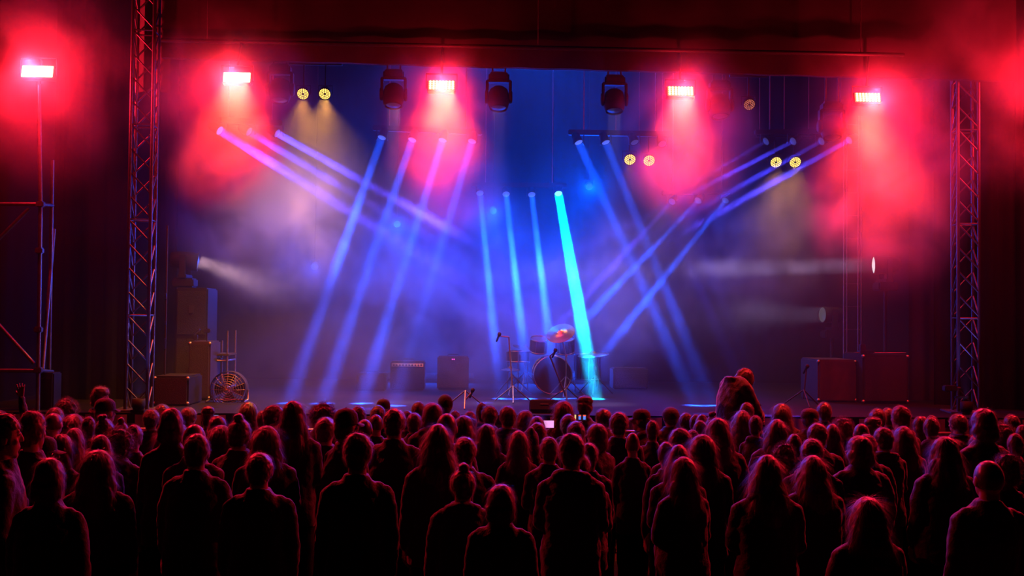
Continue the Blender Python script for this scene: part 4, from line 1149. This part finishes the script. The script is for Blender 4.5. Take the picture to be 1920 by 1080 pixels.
def hair_mesh(name, m, cut, voxel=.009, disp=(), st=None):
    me = fuse(m, voxel, name, 2, .5, disp)
    bm = bmesh.new(); bm.from_mesh(me)
    dl = [v for v in bm.verts if cut(v.co)]
    bmesh.ops.delete(bm, geom=dl, context='VERTS'); bm.to_mesh(me); bm.free()
    if st:
        vs, fs = st(me)
        v0 = [tuple(v.co) for v in me.vertices]; f0 = [tuple(p.vertices) for p in me.polygons]
        o = len(v0); me2 = bpy.data.meshes.new(name)
        me2.from_pydata(v0+[tuple(v) for v in vs], [], f0+[tuple(i+o for i in f) for f in fs]); me2.update()
        bpy.data.meshes.remove(me); me = me2
    me.polygons.foreach_set('use_smooth', [True]*len(me.polygons))
    return me
def face_cut(p): return (p.y > .040 and p.z < 1.672) or (p.y > .0 and p.z < 1.60 and abs(p.x) < .066)
def hair(kind, seed):
    m = MB(); z = 1.652; rr = random.Random(seed*7+ord(kind))
    J = lambda a: a*(1+rr.uniform(-.04,.04))
    if kind in 'SPNKH':
        ell(m, (0,-.006,z), (J(.086),.105,J(.110)), None, 28, 18); ell(m, (0,-.052,1.60), (.067,.052,.070))
        st = lambda me: strands(me, 2200, .024, .012 if kind != 'K' else .003, seed=seed)
        cut = lambda p: face_cut(p) or p.z < 1.545
        if kind == 'N':
            ell(m, (rr.uniform(-.03,.03),-.03,1.772), (.036,.036,.030))
            for i in range(6): ell(m, (rr.uniform(-.03,.03), -.03+rr.uniform(-.03,.03), 1.775+rr.uniform(-.01,.02)), (.014,.014,.014))
        if kind in 'PKH':
            m = MB(); ell(m, (0,-.01,1.63), (.079,.100,.090), None, 24, 16); ell(m, (0,-.052,1.60), (.066,.052,.070))
        return hair_mesh('hair_'+kind, m, cut, .0075, [(.008, 16, seed), (.004, 50, seed+3)], st)
    if kind == 'L':
        q = rr.uniform(.95,1.05); sw = rr.uniform(-.02,.02)
        ell(m, (0,-.008,z), (.089*q,.108,.112), None, 28, 18); ell(m, (0,-.035,1.61), (.097*q,.085,.095))
        ell(m, (0,-.055,1.54), (.104*q,.068,.10)); ell(m, (sw*.5,-.075,1.45), (.112*q,.060,.12)); ell(m, (sw,-.085,1.35), (.108*q,.050,.13))
        for s in (-1,1): ell(m, (s*.080,.015,1.56), (.026,.045,.11)); ell(m, (s*.098,-.03,1.46), (.030,.05,.13))
        cut = lambda p: (p.y > .050 and p.z < 1.675) or (p.y > .0 and abs(p.x) < .062 and p.z < 1.60) or p.z < 1.24
        st = lambda me: strands(me, 4500, .10, .016, seed=seed)
        return hair_mesh('hair_L', m, cut, .0085, [(.010, 11, seed), (.004, 45, seed)], st)
    if kind == 'B':
        ell(m, (0,-.008,z), (.091,.108,.112), None, 28, 18); ell(m, (0,-.025,1.60), (.103,.092,.095)); ell(m, (0,-.045,1.555), (.101,.070,.06))
        cut = lambda p: (p.y > .045 and p.z < 1.675) or (p.y > 0 and abs(p.x) < .062 and p.z < 1.60) or p.z < 1.505
        st = lambda me: strands(me, 2200, .05, .010, seed=seed)
        return hair_mesh('hair_B', m, cut, .008, [(.008, 13, seed), (.003, 50, seed)], st)
    if kind == 'C':
        ell(m, (0,-.015,z+.002), (.118,.120,.115), None, 28, 18); ell(m, (0,-.035,1.60), (.108,.095,.09))
        cut = lambda p: (p.y > .065 and p.z < 1.675) or (p.y > 0 and abs(p.x) < .060 and p.z < 1.61) or p.z < 1.515
        st = lambda me: strands(me, 3800, .030, .026, curl=.010, down=False, seed=seed)
        return hair_mesh('hair_C', m, cut, .008, [(.022, 16, seed), (.010, 40, seed)], st)
    if kind == 'D':
        ell(m, (0,-.006,1.644), (.0785,.0985,.107), None, 28, 18)
        cut = lambda p: face_cut(p) or p.z < 1.585
        st = lambda me: strands(me, 1300, .008, .005, .0006, seed=seed)
        return hair_mesh('hair_D', m, cut, .007, [(.001, 40, seed)], st)
    if kind == 'F':
        ell(m, (0,-.006,z-.01), (.084,.103,.100), None, 28, 18); ell(m, (0,-.052,1.60), (.066,.052,.070))
        ell(m, (0,.005,1.712), (.090,.098,.052)); ell(m, (0,.005,1.735), (.080,.088,.040))
        cut = lambda p: face_cut(p) or p.z < 1.550
        st = lambda me: strands(me, 1800, .020, .016, down=False, seed=seed)
        return hair_mesh('hair_F', m, cut, .0075, [(.009, 22, seed)], st)
def cap_mesh():
    m = MB(); m.lathe([(.094,0),(.096,.03),(.088,.075),(.062,.105),(.02,.120),(0,.121),(0,.117),(.060,.100),(.084,.072),(.091,.03),(.089,0),(.094,0)], (0,-.006,1.660), (0,0,1), 32)
    def br(u, v, dz):
        a = math.radians(-62+124*u); r = .086+.078*v*math.cos(a*.8)
        return (math.sin(a)*(.090+.010*v), -.004+math.cos(a)*(.090+.0*v)+.075*v*math.cos(a), 1.668-.018*v-.012*abs(math.sin(a))*v+dz)
    m.grid(lambda u, v: br(u, v, 0), 16, 5); m.grid(lambda u, v: br(1-u, v, -.004), 16, 5)
    m.lathe([(.008,.0),(.006,.006),(0,.008)], (0,-.006,1.779), (0,0,1), 10)
    return m.mesh('cap')
def beanie_mesh():
    m = MB(); ell(m, (0,-.008,1.662), (.091,.110,.108), None, 28, 18)
    me = hair_mesh('beanie', m, lambda p: p.z < 1.615 or (p.y > .02 and p.z < 1.668), .0075, [(.002, 30, 1)]); return me
def hood_mesh():
    m = MB(); ell(m, (0,-.01,1.655), (.102,.118,.108), None, 28, 18); ell(m, (0,-.035,1.735), (.045,.07,.055)); ell(m, (0,-.04,1.56), (.108,.10,.10)); ell(m, (0,-.035,1.48), (.115,.10,.07))
    return hair_mesh('hood', m, lambda p: p.y > .072, .010, [(.008, 12, 5)])

# materials that vary from person to person
def vary(name, cols, rough, sheen=0.0, bump=0.0, trans=0.0, spec=0.4):
    m = mat(name, cols[0], rough, spec=spec, sheen=sheen, bump=bump, scale=60)
    nt = m.node_tree; b = nt.nodes['Principled BSDF']
    oi = nt.nodes.new('ShaderNodeObjectInfo'); r = nt.nodes.new('ShaderNodeValToRGB'); r.color_ramp.interpolation = 'CONSTANT'
    while len(r.color_ramp.elements) < len(cols): r.color_ramp.elements.new(.5)
    for i, (e, c) in enumerate(zip(r.color_ramp.elements, cols)): e.position = i/len(cols); e.color = (*c, 1)
    nt.links.new(oi.outputs['Random'], r.inputs['Fac']); nt.links.new(r.outputs['Color'], b.inputs['Base Color'])
    if trans:
        tr = nt.nodes.new('ShaderNodeBsdfTranslucent'); mx = nt.nodes.new('ShaderNodeMixShader'); mx.inputs[0].default_value = trans
        nt.links.new(r.outputs['Color'], tr.inputs['Color']); nt.links.new(b.outputs[0], mx.inputs[1]); nt.links.new(tr.outputs[0], mx.inputs[2])
        nt.links.new(mx.outputs[0], nt.nodes['Material Output'].inputs['Surface'])
    return m
M_SKIN = vary('skin', [(.45,.26,.18),(.50,.30,.22),(.40,.22,.15),(.55,.35,.26)], .5)
M_HAIR = vary('hair', [(.032,.020,.014),(.018,.013,.010),(.06,.04,.024),(.024,.016,.012),(.10,.065,.04)], .34, sheen=1.0, trans=.30, spec=1.0)
M_JACKET = vary('jacket_cloth', [(.018,.018,.02),(.03,.03,.035),(.012,.012,.014),(.035,.028,.025),(.02,.024,.03)], .65, sheen=.6, bump=.3, spec=.3)
M_TROUSER = vary('trouser_cloth', [(.015,.018,.03),(.012,.012,.012),(.03,.028,.025)], .9, bump=.3, spec=.2)
M_CAP = vary('cap_cloth', [(.015,.015,.016),(.02,.02,.03),(.03,.02,.02)], .8, sheen=.2, bump=.3)
M_SHOE = vary('shoe_leather', [(.02,.02,.02),(.05,.05,.05)], .6)

BODY, JACK = {}, {}
for k in POSES:
    BODY[k] = make_body(k); BODY[k].materials.append(M_SKIN)
    JACK[k] = [make_jacket(k)]; 
    if k in 'AB': JACK[k] += [make_jacket(k, .03), make_jacket(k, .012, True)]
    for j in JACK[k]: j.materials.append(M_JACKET)
TROU = make_trousers(); TROU.materials.append(M_TROUSER)
SHOES = [make_shoe(-1), make_shoe(1)]
for s_ in SHOES: s_.materials.append(M_SHOE)
HAIR = {}
for k, n in (('S',4),('L',4),('B',2),('C',2),('D',1),('F',1),('N',2),('P',1),('K',1),('H',1)):
    HAIR[k] = [hair(k, i+1) for i in range(n)]
    for h in HAIR[k]: h.materials.append(M_HAIR)
CAPM, BEAN, HOOD = cap_mesh(), beanie_mesh(), hood_mesh()
for q_ in (CAPM, BEAN): q_.materials.append(M_CAP)
HOOD.materials.append(M_JACKET)

M_EYE = mat('eye_dark', (.03,.02,.015), .15, noise=(.05,.03,.02), scale=90)
EYES = {}
for bow in (False, True):
    for sd in (-1, 1):
        e_ = MB(); R_ = Matrix.Rotation(math.radians(-50), 3, 'X') if bow else None
        v_ = Vector((sd*.031, .0885, .012)); v_ = (R_ @ v_ if bow else v_) + HEADC['E' if bow else 'A']
        ell(e_, v_, (.0105, .004, .0048), R_, 14, 8); em = e_.mesh('eye'); em.materials.append(M_EYE); EYES[(bow, sd)] = em
def child(name, me, parent):
    o = bpy.data.objects.new(name, me); COL.objects.link(o); o.parent = parent; return o
def person(x, y, h, sx, kind, pose, yaw, label, idx, group='concert crowd'):
    rr = random.Random(idx*13+5)
    if pose == 'A' and rr.random() < .5: pose = 'B'
    s = h/1.768
    o = bpy.data.objects.new('person', BODY[pose]); COL.objects.link(o)
    o.location = (x, y, 0); w = .5*sx+.5
    o.scale = (s*sx, s*sx, s); o.rotation_euler = (0, 0, math.radians(-yaw + rr.uniform(-9, 9)))
    tag(o, label, 'person', group)
    jl = JACK[pose]
    j = child('jacket', jl[1 if (len(jl) > 1 and label.find('broad') >= 0) else rr.randrange(len(jl))], o)
    child('trousers', TROU, o)
    for sd in (-1, 1): child('eye', EYES[(pose == 'E', sd)], o)
    for sh in SHOES: child('shoe', sh, o)
    hr = child('hair', HAIR[kind][rr.randrange(len(HAIR[kind]))], o)
    if kind == 'P': child('cap', CAPM, o)
    if kind == 'K': child('beanie', BEAN, o)
    if kind == 'H': child('hood', HOOD, o)
    if pose == 'E':
        for c_ in o.children:
            if c_.name.startswith('hair'):
                R_ = Matrix.Rotation(math.radians(-50), 4, 'X'); a = Vector((0,0,1.632))
                c_.matrix_local = Matrix.Translation(HEADC['E']) @ R_ @ Matrix.Translation(-a)
    return o
PEOPLE = {}
for i, (x, y, h, sx, kind, pose, yaw, label) in enumerate(CROWD):
    if 'coloured stage' in label: pose = 'M'
    PEOPLE[i] = person(x, y, h, sx, kind, pose, yaw, label, i)
    if 'lettering' in label: LETTER = PEOPLE[i]
# the bowed figure standing tall at the barrier
p = at(1369, 717, 11.62)
o = person(p.x, 11.62, 1.768*1.20, .88, 'S', 'E', 62, 'tall dark figure with bowed head and rounded back, black against the violet haze', 500)
# faint lettering across the near broad person's jacket
fc = bpy.data.curves.new('jacket_letters', 'FONT'); fc.body = "CR'19S"; fc.size = .085; fc.extrude = .0015; fc.align_x = 'CENTER'; fc.space_character = 1.25
to = bpy.data.objects.new('tmp', fc); COL.objects.link(to)
dg = bpy.context.evaluated_depsgraph_get(); dg.update()
lm_ = bpy.data.meshes.new_from_object(to.evaluated_get(dg)); bpy.data.objects.remove(to)
lm_.materials.clear(); lm_.materials.append(mat('faded_print', (.11,.11,.12), .8, noise=(.05,.05,.055), scale=40))
lo = bpy.data.objects.new('back_lettering', lm_); COL.objects.link(lo); lo.parent = [c for c in LETTER.children if c.name.startswith('jacket')][0]
lo.location = (0, -.158, 1.25); lo.rotation_euler = (PI/2, 0, 0)

# phones held up
def phone(idx_label, label, side, scr, tilt=0, land=False, blobs=None, off=(0,0,0)):
    o = [q for q in PEOPLE.values() if idx_label in q['label']][0]
    ca, sa = math.cos(o.rotation_euler.z), math.sin(o.rotation_euler.z)
    lx, ly, lz = (side*.130+off[0])*o.scale.x, (.345+off[1])*o.scale.y, (1.555+off[2])*o.scale.z
    c = Vector((o.location.x+lx*ca-ly*sa, o.location.y+lx*sa+ly*ca, lz))
    r = empty('mobile_phone', c, label, 'phone')
    W, H = (.15,.072) if land else (.072,.15)
    r.rotation_euler = (0, math.radians(tilt), 0)
    MB().box((0,0,0), (W,.008,H), bev=.004).build('case', MT['black'], r)
    MB().box((0,-.005,0), (W*.94,.002,H*.94)).build('screen', scr, r)
    if blobs:
        for bx_, bz_, bw, bh, c_ in blobs:
            MB().box((bx_*W,-.0068,bz_*H), (bw*W,.0012,bh*H), bev=.0005).build('screen_image', c_, r)
    return r
scr_dark = emis('screen_dark', (.05,.01,.03), .4)
eb, er_, ey = emis('screen_blue',(.1,.25,1.0),1.1), emis('screen_red',(1.0,.12,.08),1.1), emis('screen_yellow',(1.0,.75,.3),1.2)
phone('short-haired person holding up a phone', 'phone with pale blue screen held up right of the left truss', 1, emis('screen_pale',(.35,.45,.95),.45))
phone('below the pink phone screen', 'phone with pink screen held up left of the tall flat-top haircut', 1, MT['phone'], 0, True, off=(.02,0,.09))
phone('coloured stage', 'phone held sideways, its screen showing the red and blue stage', -1, scr_dark, 0, True,
      [(-.36,.12,.12,.6,ey),(-.36,-.28,.10,.25,er_),(-.04,-.05,.16,.5,eb),(-.04,.3,.18,.2,er_),(.30,-.05,.18,.5,eb),(.30,.3,.2,.2,er_)], off=(.03,0,.06))
